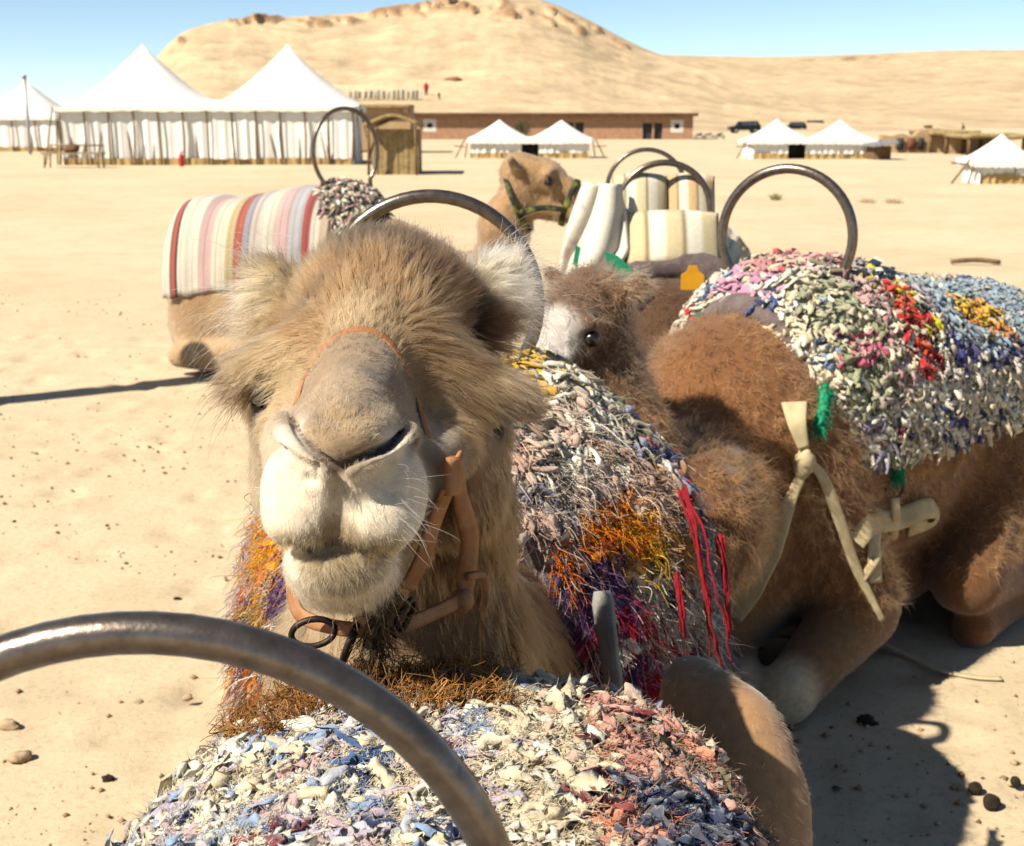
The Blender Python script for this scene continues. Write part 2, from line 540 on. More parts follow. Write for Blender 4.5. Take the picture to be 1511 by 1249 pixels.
def cellpick(pal, p, size, w=None, seed=0):
    """one colour per patch of about the given size"""
    pal = np.array(pal, float); w = np.ones(len(pal)) if w is None else np.array(w, float)
    q = p / size + 1.2 * (np.stack([vnoise(p / size, 1.3, seed + k) for k in range(3)], -1) - .5)
    i = np.floor(q).astype(int)
    h = _lat[(i[:, 0] * 7 + seed) % 32, (i[:, 1] * 13 + seed * 3) % 32, (i[:, 2] * 5 + seed * 5) % 32]
    h = (h * 97.13) % 1
    return pal[np.searchsorted(np.cumsum(w / w.sum()), h, side='right').clip(0, len(pal) - 1)]

# ------------------------------------------------------------------ ground
def ground_h(x, y):
    p = np.stack([x, y, np.zeros_like(x)], axis=-1)
    near = np.exp(-((x / 9) ** 2 + ((y - 4) / 9) ** 2))
    h = .05 * (fbm(p, .35, 3, 3) - .5) * (.3 + near)
    h = h + near * (.016 * (fbm(p, 2.2, 9, 3) - .5) + .014 * np.abs(fbm(p, 9, 5, 3) - .5) - .003)
    # hoof prints and scuffs, trodden into the loose sand
    return h
def make_ground():
    xs = np.concatenate([-np.geomspace(6, 900, 60)[::-1], np.arange(-5.95, 5.95, .05), np.geomspace(6, 900, 60)])
    ys = np.concatenate([-np.geomspace(1, 200, 25)[::-1], np.arange(-.95, 11, .05), np.geomspace(11.05, 1500, 130)])
    X, Y = np.meshgrid(xs, ys, indexing='ij')
    Z = ground_h(X, Y)
    V = np.stack([X, Y, Z], axis=-1)
    rng = np.random.default_rng(3)
    for _ in range(900):                       # prints
        cx, cy = rng.uniform(-4, 4), rng.uniform(1.5, 10)
        r = rng.uniform(.04, .10); dep = rng.uniform(.006, .018)
        i0, i1 = np.searchsorted(xs, (cx - 2 * r, cx + 2 * r)); j0, j1 = np.searchsorted(ys, (cy - 2 * r, cy + 2 * r))
        d = np.hypot(X[i0:i1, j0:j1] - cx, (Y[i0:i1, j0:j1] - cy) * rng.uniform(.6, 1.3)) / r
        V[i0:i1, j0:j1, 2] += -dep * np.exp(-d ** 4) + .45 * dep * np.exp(-((d - 1.3) / .3) ** 2)
    m, N, L, b = new_mat('sand')
    tc = N.new('ShaderNodeTexCoord')
    def noise(sc, det, ro=.6):
        t = N.new('ShaderNodeTexNoise'); t.inputs['Scale'].default_value = sc; t.inputs['Detail'].default_value = det
        t.inputs['Roughness'].default_value = ro; L.new(tc.outputs['Object'], t.inputs['Vector']); return t
    a = noise(.25, 6); c = noise(2.2, 8, .7); e = noise(45, 6, .7)
    r = N.new('ShaderNodeValToRGB'); r.color_ramp.elements[0].position = .3; r.color_ramp.elements[1].position = .7
    r.color_ramp.elements[0].color = (.425, .335, .215, 1); r.color_ramp.elements[1].color = (.495, .41, .28, 1)
    L.new(a.outputs['Fac'], r.inputs[0])
    r2 = N.new('ShaderNodeValToRGB'); r2.color_ramp.elements[0].position = .30; r2.color_ramp.elements[1].position = .52
    r2.color_ramp.elements[0].color = (.60, .56, .50, 1); r2.color_ramp.elements[1].color = (1, 1, 1, 1)
    L.new(c.outputs['Fac'], r2.inputs[0])
    mx = N.new('ShaderNodeMix'); mx.data_type = 'RGBA'; mx.blend_type = 'MULTIPLY'; mx.inputs[0].default_value = .35
    L.new(r.outputs[0], mx.inputs[6]); L.new(r2.outputs[0], mx.inputs[7])
    r3 = N.new('ShaderNodeValToRGB'); r3.color_ramp.elements[0].position = .30; r3.color_ramp.elements[1].position = .48
    r3.color_ramp.elements[0].color = (.45, .38, .3, 1); r3.color_ramp.elements[1].color = (1, 1, 1, 1)
    L.new(e.outputs['Fac'], r3.inputs[0])
    mx2 = N.new('ShaderNodeMix'); mx2.data_type = 'RGBA'; mx2.blend_type = 'MULTIPLY'; mx2.inputs[0].default_value = .42
    L.new(mx.outputs[2], mx2.inputs[6]); L.new(r3.outputs[0], mx2.inputs[7])
    L.new(mx2.outputs[2], b.inputs['Base Color'])
    b.inputs['Roughness'].default_value = .95; b.inputs['Specular IOR Level'].default_value = .1
    bp = N.new('ShaderNodeBump'); bp.inputs['Strength'].default_value = .45; bp.inputs['Distance'].default_value = .03
    t1 = noise(17, 11, .78); L.new(t1.outputs['Fac'], bp.inputs['Height']); L.new(bp.outputs[0], b.inputs['Normal'])
    g = obj('ground', V.reshape(-1, 3), grid_faces(len(xs), len(ys)), m)
    tag(g, 'pale trodden desert sand', None, None, 'structure')
    return m
M_SAND = make_ground()

# ------------------------------------------------------------------ hills
def hill(name, sil, d_ridge, d_foot, d_back, seed, rocks, label):
    px = np.array([s[0] for s in sil], float); py = np.array([s[1] for s in sil], float)
    us = np.linspace(px[0], px[-1], 340)
    vs_ = np.interp(us, px, py)
    k = np.ones(9) / 9; vs_ = np.convolve(np.pad(vs_, 4, mode='edge'), k, 'valid')
    T = np.concatenate([np.linspace(0, 1, 80), np.linspace(1.02, 2, 24)])
    V = np.zeros((len(us), len(T), 3)); C = np.zeros((len(us), len(T), 3))
    for i, (u, v) in enumerate(zip(us, vs_)):
        dr = d_ridge * (1 + .12 * math.sin(u * .004 + seed))
        top = P(u, v, dr); H = max(top[2], 0.0); dx = top[0] / dr
        for_y = np.where(T <= 1, d_foot + (dr - d_foot) * T, dr + (d_back - dr) * (T - 1))
        prof = np.where(T <= 1, .25 * T + .75 * T ** 1.7, (1 - (T - 1)) ** 1.5)
        V[i, :, 0] = dx * for_y; V[i, :, 1] = for_y; V[i, :, 2] = H * prof - 1.2 * (1 - smooth01(0, .08, T)) - 1.5 * (T > 1.98)
    p = V.reshape(-1, 3)
    n1 = fbm(p, .018, seed, 4).reshape(V.shape[:2]) - .5
    n2 = fbm(p * np.array([1, 1, 3.]), .12, seed + 3, 4).reshape(V.shape[:2]) - .5
    amp = smooth01(0.05, .5, T)[None] * (1 - .9 * np.exp(-((T - 1) / .06) ** 2))[None]
    V[..., 2] += amp * (5 * n1 + 2.2 * n2)
    # gullies running down the slope
    g = fbm(np.stack([us[:, None] * .02 + 0 * T[None], T[None] * .8 + 0 * us[:, None], 0 * us[:, None] * T[None]], -1), 1.3, seed + 8, 3) - .5
    V[..., 2] += amp * .9 * g
    base = np.array([.62, .49, .325])
    C[:] = base * (1 + .3 * n1 + .55 * n2)[..., None]
    for (u0, t0, su, st, cnt) in rocks:
        w = np.exp(-((us[:, None] - u0) / su) ** 2 - ((T[None] - t0) / st) ** 2)
        # broken ledges of brown rock
        led = smooth01(.5, .62, fbm(np.stack([us[:, None] * .05 + 0 * T[None], T[None] * 26 + 0 * us[:, None], 0 * us[:, None] * T[None]], -1), 1.0, seed + cnt, 4)) * smooth01(.12, .4, w)
        V[..., 2] += led * .9 * (T[None] < 1); V[..., 1] -= led * 3.5
        C[:] = C * (1 - .8 * led[..., None]) + np.array([.36, .21, .11]) * .8 * led[..., None]
    m = mat_col(name + '_earth', .95, .5, .5, .8, .14, .2)
    o = obj(name, V.reshape(-1, 3), grid_faces(len(us), len(T)), m, None, C.reshape(-1, 3))
    HB.append(BVHTree.FromPolygons([tuple(v) for v in V.reshape(-1, 3)], [tuple(q) for q in grid_faces(len(us), len(T))]))
    return tag(o, label, None, None, 'structure')
HB = []
hill('far_hills', [(-900, 150), (-500, 140), (-200, 158), (100, 168), (500, 120), (800, 85), (960, 80), (1060, 84), (1180, 84), (1300, 79), (1400, 74), (1520, 74), (1750, 66), (2100, 100), (2500, 150)],
     760, 330, 1300, 2, [(1250, .92, 60, .05, 3)], 'low pale sandy ridge on the horizon')
hill('hill', [(90, 178), (150, 150), (205, 112), (238, 78), (262, 50), (300, 37), (360, 27), (430, 25), (520, 20), (600, 9), (660, -3), (720, -9), (780, -6), (820, 6), (870, 30), (920, 57), (960, 76), (1010, 92), (1080, 118), (1180, 150), (1300, 172), (1420, 181)],
     430, 215, 680, 5, [(690, .93, 55, .05, 1), (740, .86, 60, .04, 2), (275, .90, 22, .06, 4), (340, .97, 60, .03, 6), (590, .97, 40, .03, 7), (480, .93, 50, .03, 8), (820, .9, 40, .05, 9), (650, .95, 40, .06, 10), (420, .97, 40, .02, 11), (900, .95, 30, .03, 12)], 'sand-coloured hill with brown rock ledges near its crest')

def on_hill(u, v):
    for t in (1, 0):
        h = HB[t].ray_cast(Vector((0, 0, CAM_H)), Vector(ray(u, v)).normalized())
        if h[0] is not None: return np.array(h[0])
    return PG(u, max(v, 186))
M_FUR = mat_hair('camel_fur')

# ------------------------------------------------------------------ camp behind
M_CANVAS = mat_noise('white_canvas', (.88, .86, .81), (.95, .93, .89), 3, .85, .25, 14, .02)
M_WALLCLOTH = mat_noise('tent_wall_cloth', (.92, .90, .84), (1.0, .98, .94), 1.5, .9, .2, 12, .02)
M_STAIN = mat_noise('sand_stained_hem', (.50, .36, .16), (.60, .46, .24), 3, .95, .3, 20, .01)
M_POLE = mat_noise('weathered_wood', (.16, .10, .055), (.30, .20, .11), 9, .9, .5, 60, .01)
M_BRICK = mat_noise('mud_brick', (.44, .27, .17), (.54, .35, .23), 2.2, .95, .4, 9, .03)
M_DARK = mat_noise('shade_and_black_parts', (.02, .018, .016), (.05, .04, .035), 4, .8, 0)
M_MUD = mat_noise('mud_plaster', (.46, .32, .18), (.58, .43, .27), 1.5, .95, .5, 6, .05)
M_THATCH = mat_noise('dry_reed', (.36, .26, .13), (.55, .43, .24), 6, .95, .8, 30, .05)
M_GALV = mat_noise('galvanised_pipe', (.45, .46, .47), (.58, .59, .60), 8, .45, .1, 30, .005, .6)
def groundY(v): return float(PG(755, v)[1])

def tent_roof(nx, bays, sx, sy, ze, H, peak_shift=0.0):
    """swept canvas roof with one peak per bay, hanging a short valance"""
    xs = np.linspace(-sx / 2, sx / 2, nx * bays + 1); ysr = np.linspace(-sy / 2, sy / 2, nx + 1)
    X, Y = np.meshgrid(xs, ysr, indexing='ij')
    bw = sx / bays
    Z = np.zeros_like(X)
    for k in range(bays):
        cx = -sx / 2 + bw * (k + .5) + peak_shift * (1 if k == 0 else -1) * (bays > 1)
        ax, ay = np.abs(X - cx) / (bw * .56), np.abs(Y) / (sy * .5)
        d = (ax ** 2.6 + ay ** 2.6) ** (1 / 2.6)
        Z = np.maximum(Z, H * np.clip(1 - d, 0, 1) ** 1.35)
    ridge = .30 * H * .35 * np.clip(1 - np.abs(Y) / (sy * .5), 0, 1) * (np.abs(X) < sx / 2 - bw * .45)
    Z = np.maximum(Z, ridge) if bays > 1 else Z
    Z = Z + ze
    return np.stack([X, Y, Z], -1)
def tent(u0, u1, vbase, vpeak, veave, bays, label, rz=0.0, panels=8, sticks=True, door=None, depth=None, props=True, seed=0, group='white camp tents', stain=True):
    Yf = groundY(vbase)
    a, b_ = P(u0, vbase, Yf), P(u1, vbase, Yf)
    w = b_[0] - a[0]; cx = (a[0] + b_[0]) / 2
    dep = depth or w / bays * .95
    ze = P(755, veave, Yf)[2]; H = P(755, vpeak, Yf + dep / 2)[2] - ze
    c = (cx, Yf + dep / 2, 0)
    root = empty('tent', c, label, 'tent', group, rz)
    def add(name, V, F, mat, parent=root, smooth=False):
        return link(name, npmesh(name, V, F, None, smooth), mat, parent)
    G = tent_roof(22, bays, w, dep, ze, H)
    nz = (fbm(G.reshape(-1, 3) + seed, .8, seed, 3) - .5).reshape(G.shape[:2]); G[..., 2] += .08 * nz
    nu, nv = G.shape[:2]; V = G.reshape(-1, 3); F = grid_faces(nu, nv)[:, ::-1]
    add('roof', np.vstack([V, V - (0, 0, .03)]), np.vstack([F, F[:, ::-1] + len(V)]), M_CANVAS, root, True)
    # valance
    loop = np.vstack([G[:, 0], G[1:, -1], G[::-1, -1][1:], G[0, ::-1][1:]])
    loop = np.vstack([G[:, 0], G[-1, 1:], G[::-1, -1][1:], G[0, ::-1][1:]])
    n = len(loop); low = loop - np.array([0, 0, .16]) - np.array([0, 0, .05]) * (np.abs(np.sin(np.arange(n) * 1.3)))[:, None]
    out = loop * np.array([1.006, 1.006, 1]); lo = low * np.array([1.006, 1.006, 1])
    add('valance', np.vstack([out, lo]), np.array([(i, i + 1, i + 1 + n, i + n) for i in range(n - 1)]), M_CANVAS)
    # walls: pleated panels, one mesh each
    ins = .17; wx, wy = w / 2 - ins, dep / 2 - ins; hgt = ze - .02
    def panel(p0, p1, mat=M_WALLCLOTH, z0=.22, z1=hgt):
        m = 26; t = np.linspace(0, 1, m); nrm2 = np.array([p1[1] - p0[1], -(p1[0] - p0[0])]); nrm2 = nrm2 / np.linalg.norm(nrm2)
        rr_ = np.random.rand(3); o = .03 * (vnoise(np.stack([t * 9 + rr_[0] * 50, t * 0, t * 0], 1), 1.0, seed) - .5) * 2 + .02 * np.sin(t * (9 + 8 * rr_[1]) + rr_[2] * 6) + .10 * (rr_[1] - .5) * np.sin(t * 3.14)
        xy = np.array(p0)[None] * (1 - t)[:, None] + np.array(p1)[None] * t[:, None]
        top = np.hstack([xy + nrm2 * (o * .5)[:, None], np.full((m, 1), z1)]); bot = np.hstack([xy + nrm2 * (o * 1.3 - .02)[:, None], np.full((m, 1), z0)])
        return np.vstack([top, bot]), np.array([(i + 1, i, i + m, i + 1 + m) for i in range(m - 1)])
    xs = np.linspace(-wx, wx, panels + 1)
    for i in range(panels):
        if door is not None and i == door:
            V, F = box(((xs[i] + xs[i + 1]) / 2, -wy + .6, hgt / 2), (xs[i + 1] - xs[i], .05, hgt)); add('doorway_shade', V, F, M_DARK)  # near-black sheet painted as the shade inside the doorway
            continue
        V, F = panel((xs[i], -wy), (xs[i + 1], -wy)); add('wall_panel', V, F, M_WALLCLOTH, root, True)
        if stain:
            V, F = panel((xs[i], -wy - .01), (xs[i + 1], -wy - .01), M_STAIN, 0.0, .26); add('hem', V, F, M_STAIN, root, True)
    ysn = np.linspace(-wy, wy, max(2, panels // bays) + 1)
    for i in range(len(ysn) - 1):
        for sx in (-1, 1):
            V, F = panel((sx * wx, ysn[i]), (sx * wx, ysn[i + 1]), M_WALLCLOTH, 0.0); add('wall_panel', V, F, M_WALLCLOTH, root, True)
    V, F = panel((wx, wy), (-wx, wy), M_WALLCLOTH, 0.0); add('wall_panel', V, F, M_WALLCLOTH, root, True)
    rg = random.Random(seed)
    if sticks:
        for i in range(panels + 1):
            x = -w / 2 + .15 + (w - .3) * i / panels
            V, F = tube([(x + rg.uniform(-.12, .12), -dep / 2 + .08, 0), (x + rg.uniform(-.05, .05), -dep / 2 + .05, ze * .5), (x, -dep / 2 + .06, ze - .02)], [.045, .04, .035], 6); add('pole', V, F, M_POLE)
            if i < panels and rg.random() < .85:
                for q in range(rg.choice((1, 2))):
                    x2 = x + rg.uniform(.2, .8) * w / panels; dx = rg.uniform(-.5, .5)
                    V, F = tube([(x2 + dx, -dep / 2 + .16, 0), (x2 + dx * .4 + rg.uniform(-.08, .08), -dep / 2 + .22, ze * .5), (x2, -dep / 2 + .3, ze * rg.uniform(.75, 1))], [.032, .026, .022], 5); add('branch_prop', V, F, M_POLE)
    if props:
        for sx in (-1, 1):
            for ddx in (0, .45):
                V, F = tube([(sx * (w / 2 + .1 + ddx), -dep / 2 + .3, 0), (sx * (w / 2 - .02 + ddx * .3), -dep / 2 + .25, ze)], .03, 5); add('corner_post', V, F, M_POLE)
            V, F = tube([(sx * (w / 2 + .1), -dep / 2 + .3, .5), (sx * (w / 2 + .6), -dep / 2 + .3, .55)], .025, 5); add('rail', V, F, M_POLE)
    return root

tent(84, 522, 244, 66, 157, 2, 'largest white tent with two tall peaks and branch-propped walls', 0.05, 12, seed=1, door=None)
tent(-190, 92, 224, 118, 172, 2, 'white tent behind the upright grey pipe, beside the largest tent', 0.0, 8, seed=2)
tent(690, 876, 234, 177, 206, 2, 'small white two-peaked tent in front of the long brick building', -.02, 7, seed=3, door=3, sticks=False)
tent(1105, 1296, 235, 176, 207, 2, 'white two-peaked tent with a dark doorway near the dark vehicles', .03, 7, seed=4, door=2, sticks=False)
tent(1440, 1640, 272, 198, 236, 2, 'white tent standing in front of the reed canopies', 0, 7, seed=5, sticks=False)

# upright pipe
pb = PG(45, 228); pt = P(47, 111, pb[1])
rt = empty('chimney_pipe', pb, 'upright galvanised chimney pipe beside the largest white tent', 'pipe')
V, F = tube([pb + (0, 0, -.05), pb + (0, 0, 1.2), (pb[0], pb[1], pt[2] - .1)], .085, 12); obj('pipe', V, F, M_GALV, rt)
V, F = tube([(pb[0], pb[1], pt[2] - .12), (pb[0], pb[1], pt[2] - .02), (pb[0], pb[1], pt[2])], [.13, .13, .05], 12); obj('cap', V, F, M_GALV, rt)

# rough wooden bench before the tent
bb = PG(110, 248)
bn = empty('bench', bb, 'rough pale wooden bench in front of the largest white tent', 'bench')
k = bb[1] / 1900 * 1.03
for sx in (-38, 38):
    for sy in (-.3, .3):
        V, F = tube([bb + (sx * k, sy, -.02), bb + (sx * k * .97, sy, .50)], .035, 6); obj('leg', V, F, M_THATCH, bn)
for sy in (-.24, 0, .24):
    V, F = box(bb + (0, sy, .52), (84 * k, .2, .05)); obj('seat_plank', V, F, M_THATCH, bn, None, False)
V, F = tube([bb + (-38 * k, .34, .8), bb + (38 * k, .34, .78)], .03, 6); obj('back_rail', V, F, M_THATCH, bn)
for sx in (-38, 38):
    V, F = tube([bb + (sx * k, .33, .4), bb + (sx * k, .36, .82)], .03, 6); obj('back_post', V, F, M_THATCH, bn)
V, F = blob(bb + (-.05, 0, .68), (.32, .2, .16), 4, .4); tag(obj('sack', V, F, mat_noise('brown_sack', (.16, .09, .05), (.25, .15, .08), 5)), 'brown sack lying on the rough wooden bench', 'sack')

# red extinguisher by the tent wall
eb = PG(267, 246) + (0, .12, 0)
ex = empty('fire_extinguisher', eb, 'small red fire extinguisher standing at the foot of the largest tent', 'extinguisher')
V, F = tube([eb, eb + (0, 0, .03), eb + (0, 0, .40), eb + (0, 0, .46)], [.08, .09, .09, .04], 12); obj('cylinder', V, F, mat_noise('red_paint', (.55, .03, .03), (.62, .05, .04), 4, .4, 0), ex)
V, F = tube([eb + (0, 0, .45), eb + (0, 0, .52), eb + (.1, 0, .53)], .025, 8); obj('valve', V, F, M_DARK, ex)

# reed hut at the right end of the large tent
hb = PG(582, 258); Yh = hb[1]; m_ = Yh / 1900 * 1.03
hut = empty('reed_hut', hb, 'reed-walled hut with a sagging flat roof beside the largest tent', 'hut')
for i in range(9):
    x = hb[0] - 27 * m_ + 58 * m_ * i / 8
    V, F = box((x, Yh + .02 * (i % 2), 62 * m_ / 2), (58 * m_ / 8 * .96, .06, 62 * m_)); obj('wall_panel', V, F, M_THATCH, hut, None, False)
for sx in (-27, 31):
    V, F = box((hb[0] + sx * m_, Yh + 1.1, 31 * m_), (.06, 2.1, 62 * m_)); obj('wall_panel', V, F, M_THATCH, hut, None, False)
V, F = box((hb[0] + 2 * m_, Yh + 2.18, 31 * m_), (58 * m_, .06, 62 * m_)); obj('wall_panel', V, F, M_THATCH, hut, None, False)
xs = np.linspace(hb[0] - 40 * m_, hb[0] + 36 * m_, 16); ysr = np.linspace(Yh - .5, Yh + 2.6, 8)
X, Y = np.meshgrid(xs, ysr, indexing='ij'); Z = 66 * m_ + .32 * np.exp(-((X - hb[0]) / .9) ** 2) - .02 * Y + .02 * Yh + .05 * np.sin(X * 3)
sheet_solid(np.stack([X, Y, Z], -1)[:, ::-1], .1, 'roof', M_THATCH, hut)
for x in (-34, 33):
    V, F = tube([(hb[0] + x * m_, Yh - .4, 0), (hb[0] + x * m_ * .96, Yh - .42, 67 * m_)], .05, 6); obj('post', V, F, M_POLE, hut)
V, F = tube([(hb[0] - 34 * m_, Yh - .35, 20 * m_), (hb[0] - 20 * m_, Yh - .35, 64 * m_)], .04, 6); obj('brace', V, F, M_POLE, hut)

# mud store behind the hut
sb = PG(565, 226); Ys = sb[1]; m_ = Ys / 1900 * 1.03
st = empty('mud_store', sb, 'pale mud-plastered store room behind the reed hut', 'building')
V, F = box((sb[0], Ys + 1.5, 31 * m_), (78 * m_, 3, 62 * m_)); obj('wall', V, F, M_MUD, st, None, False)
V, F = box((sb[0] - 4 * m_, Ys + 1.4, 64 * m_), (86 * m_, 3.6, 4 * m_)); obj('roof', V, F, M_THATCH, st, None, False)
V, F = box((sb[0] + 34 * m_, Ys - .2, 58 * m_), (8 * m_, .5, 10 * m_)); obj('roof_beam', V, F, M_POLE, st, None, False)

# long brick building
Yb = groundY(206); m_ = Yb / 1900 * 1.03
bx0, bx1 = P(612, 206, Yb)[0], P(1022, 206, Yb)[0]; zt = P(755, 172, Yb)[2]
br = empty('brick_building', ((bx0 + bx1) / 2, Yb, 0), 'long low red-brown brick building with white-framed windows at the foot of the hill', 'building')
# wall built round its openings
ops = [(625, 644, 176, 195, 'window'), (833, 846, 181, 206, 'door'), (849, 861, 181, 206, 'door'), (948, 962, 182, 206, 'door'), (965, 977, 182, 206, 'door'), (989, 1008, 177, 196, 'window')]
cuts = [612] + sum([[o[0], o[1]] for o in ops], []) + [1022]
for i in range(0, len(cuts), 2):
    x0, x1 = P(cuts[i], 206, Yb)[0], P(cuts[i + 1], 206, Yb)[0]
    V, F = box(((x0 + x1) / 2, Yb + .2, zt / 2), (x1 - x0, .4, zt)); obj('wall', V, F, M_BRICK, br, None, False)
M_FRAME = mat_noise('white_plaster_frame', (.72, .69, .62), (.80, .77, .70), 3, .9, .2, 12, .01)
M_DOOR = mat_noise('dark_painted_door', (.03, .035, .04), (.07, .075, .08), 2, .6, .1, 10, .01)
for (u0, u1, v0, v1, kind) in ops:
    x0, x1 = P(u0, 206, Yb)[0], P(u1, 206, Yb)[0]; z0, z1 = max(0, P(755, v1, Yb)[2]), P(755, v0, Yb)[2]
    V, F = box(((x0 + x1) / 2, Yb + .2, (z1 + zt) / 2), (x1 - x0, .4, zt - z1)); obj('lintel', V, F, M_BRICK, br, None, False)
    if kind == 'window':
        V, F = box(((x0 + x1) / 2, Yb + .2, z0 / 2), (x1 - x0, .4, z0)); obj('wall', V, F, M_BRICK, br, None, False)
        t = (x1 - x0) * .3
        fr = joinm([box(((x0 + x1) / 2, Yb + .12, z1 - t / 2), (x1 - x0, .3, t)), box(((x0 + x1) / 2, Yb + .12, z0 + t / 2), (x1 - x0, .3, t)), box((x0 + t / 2, Yb + .12, (z0 + z1) / 2), (t, .296, z1 - z0 - 2 * t)), box((x1 - t / 2, Yb + .12, (z0 + z1) / 2), (t, .296, z1 - z0 - 2 * t))])
        wo_ = obj('window', fr[0], fr[1], M_FRAME, br, None, False)
        V, F = box(((x0 + x1) / 2, Yb + .22, (z0 + z1) / 2), (x1 - x0 - 2 * t, .05, z1 - z0 - 2 * t)); obj('pane', V, F, M_DARK, wo_, None, False)
    else:
        V, F = box(((x0 + x1) / 2, Yb + .28, (z0 + z1) / 2), (x1 - x0, .08, z1 - z0)); do = obj('door', V, F, M_DOOR, br, None, False)
for (x0, x1, y0, y1) in ((bx0, bx0 + .4, Yb + .4, Yb + 7), (bx1 - .4, bx1, Yb + .4, Yb + 7), (bx0 + .4, bx1 - .4, Yb + 6.6, Yb + 7)):
    V, F = box(((x0 + x1) / 2, (y0 + y1) / 2, zt / 2), (x1 - x0, y1 - y0, zt)); obj('wall', V, F, M_BRICK, br, None, False)
V, F = box(((bx0 + bx1) / 2, Yb + 3.4, zt + .16), (bx1 - bx0 + .8, 8, .3)); obj('roof', V, F, mat_noise('brown_roof_edge', (.12, .06, .035), (.2, .11, .06), 1, .9, .2, 8, .02), br, None, False)
for u in range(650, 1010, 52):
    p = P(u, 171, Yb); V, F = tube([(p[0], Yb - .35, p[2]), (p[0], Yb + .3, p[2])], .12, 6); obj('roof_beam', V, F, M_POLE, br)

# bush by the brick wall
def bush(u, v, wpx, hpx, label, col=(.05, .085, .03), n=900, group=None, cat='bush', name='bush'):
    b = PG(u, v); m = b[1] / 1900 * 1.03
    r = empty(name, b, label, cat, group)
    for q in range(5):
        a = q * 1.3; V, F = tube([b, b + (math.cos(a) * wpx * m * .15, math.sin(a) * wpx * m * .15, hpx * m * .5), b + (math.cos(a) * wpx * m * .35, math.sin(a) * wpx * m * .3, hpx * m * .9)], [.05 * m * 8, .03 * m * 8, .01 * m * 8], 5); obj('stem', V, F, M_POLE, r)
    d = RNG.normal(0, 1, (n, 3)); d = nrm(d) * (RNG.random((n, 1)) ** .4)
    c = b + d * np.array([wpx * m * .5, wpx * m * .45, hpx * m * .45]) + (0, 0, hpx * m * .55)
    s = wpx * m * .06
    A = nrm(RNG.normal(0, 1, (n, 3))) * s; B = nrm(RNG.normal(0, 1, (n, 3))) * s * .5
    V = np.stack([c - A, c - B, c + A, c + B], 1).reshape(-1, 3)
    cc = np.repeat(np.array(col) * np.exp(RNG.normal(0, .35, (n, 1))), 4, 0)
    tag(obj('foliage', V, np.arange(4 * n).reshape(-1, 4), M_LEAF, r, cc, False), kind='stuff')
M_LEAF = mat_col('dry_leaves', .8, 0)
bush(770, 207, 26, 26, 'green bush between the small tent and the brick building', n=500)

# people and fence low on the hill
M_POST = mat_noise('pale_stakes', (.62, .56, .44), (.74, .68, .56), 4)
fn_ = empty('fence', on_hill(572, 149), 'row of pale stakes with reed screen at the foot of the hill', 'fence')
for i, u in enumerate(range(516, 628, 7)):
    p = on_hill(u + random.uniform(-1.5, 1.5), 149); mm = p[1] / 1900
    V, F = tube([p - (0, 0, .5), p + (random.uniform(-2, 2) * mm, 0, (21 + random.uniform(-4, 3)) * mm)], .9 * mm, 6); obj('stake', V, F, M_POST, fn_)
    if i < 15:
        V, F = box(p + (3.5 * mm, .3, 8 * mm), (5.2 * mm, .1, random.uniform(9, 15) * mm)); obj('reed_screen', V, F, M_POST, fn_, None, False)
M_RED = mat_noise('red_cloth', (.45, .04, .06), (.58, .08, .09), 3); M_SKINP = mat_noise('brown_skin', (.25, .14, .08), (.3, .17, .1), 5)
def far_person(u, v, hpx, cloth, label):
    b = on_hill(u, v); m = b[1] / 1900 * 1.03; h = hpx * m
    r = empty('person', b - (0, 0, .0), label, 'person', None)
    fd = Field(np.arange(-.6, .6, .06) * h / 1.7 + b[0], np.arange(-.4, .4, .06) * h / 1.7 + b[1], np.arange(-.1, 1.05, .03) * h + b[2])
    q = lambda x, y, z: b + np.array([x, y, z]) * h
    for s in (-1, 1):
        fd.chain([q(.06 * s, 0, .5), q(.07 * s, -.02, .27), q(.07 * s, .02, .02)], [.075 * h, .055 * h, .04 * h], .05)
        fd.chain([q(.12 * s, 0, .79), q(.17 * s, .02, .62), q(.16 * s, -.05, .46)], [.05 * h, .04 * h, .03 * h], .04)
    fd.chain([q(0, 0, .52), q(0, 0, .65), q(0, 0, .78)], [.11 * h, .10 * h, .12 * h], .06)
    fd.chain([q(0, 0, .8), q(0, 0, .87), q(0, -.01, .93)], [.05 * h, .045 * h, .065 * h], .03)
    V, F = fd.mesh()
    zc = (V[:, 2] - b[2]) / h
    col = np.where((zc > .86)[:, None], np.array((.22, .12, .07)), np.where((zc < .42)[:, None], np.array((.06, .05, .06)), np.array(cloth)))
    obj('body', V, F, M_CLOTHV, r, col)
M_CLOTHV = mat_col('far_clothes', .9, 0)
far_person(629, 141, 18, (.50, .05, .07), 'tiny person in a red top standing by the pale fence on the hill foot')
far_person(648, 147, 10, (.12, .06, .05), 'tiny figure in dark brown sitting right of the pale fence')
bp_ = on_hill(669, 119); V, F = blob(bp_, (2.2, 1.6, .8), 8, .5); tag(obj('boulder', V, F, mat_noise('brown_rock', (.26, .15, .08), (.36, .22, .12), 2)), 'brown boulder alone on the sandy hillside', 'boulder')

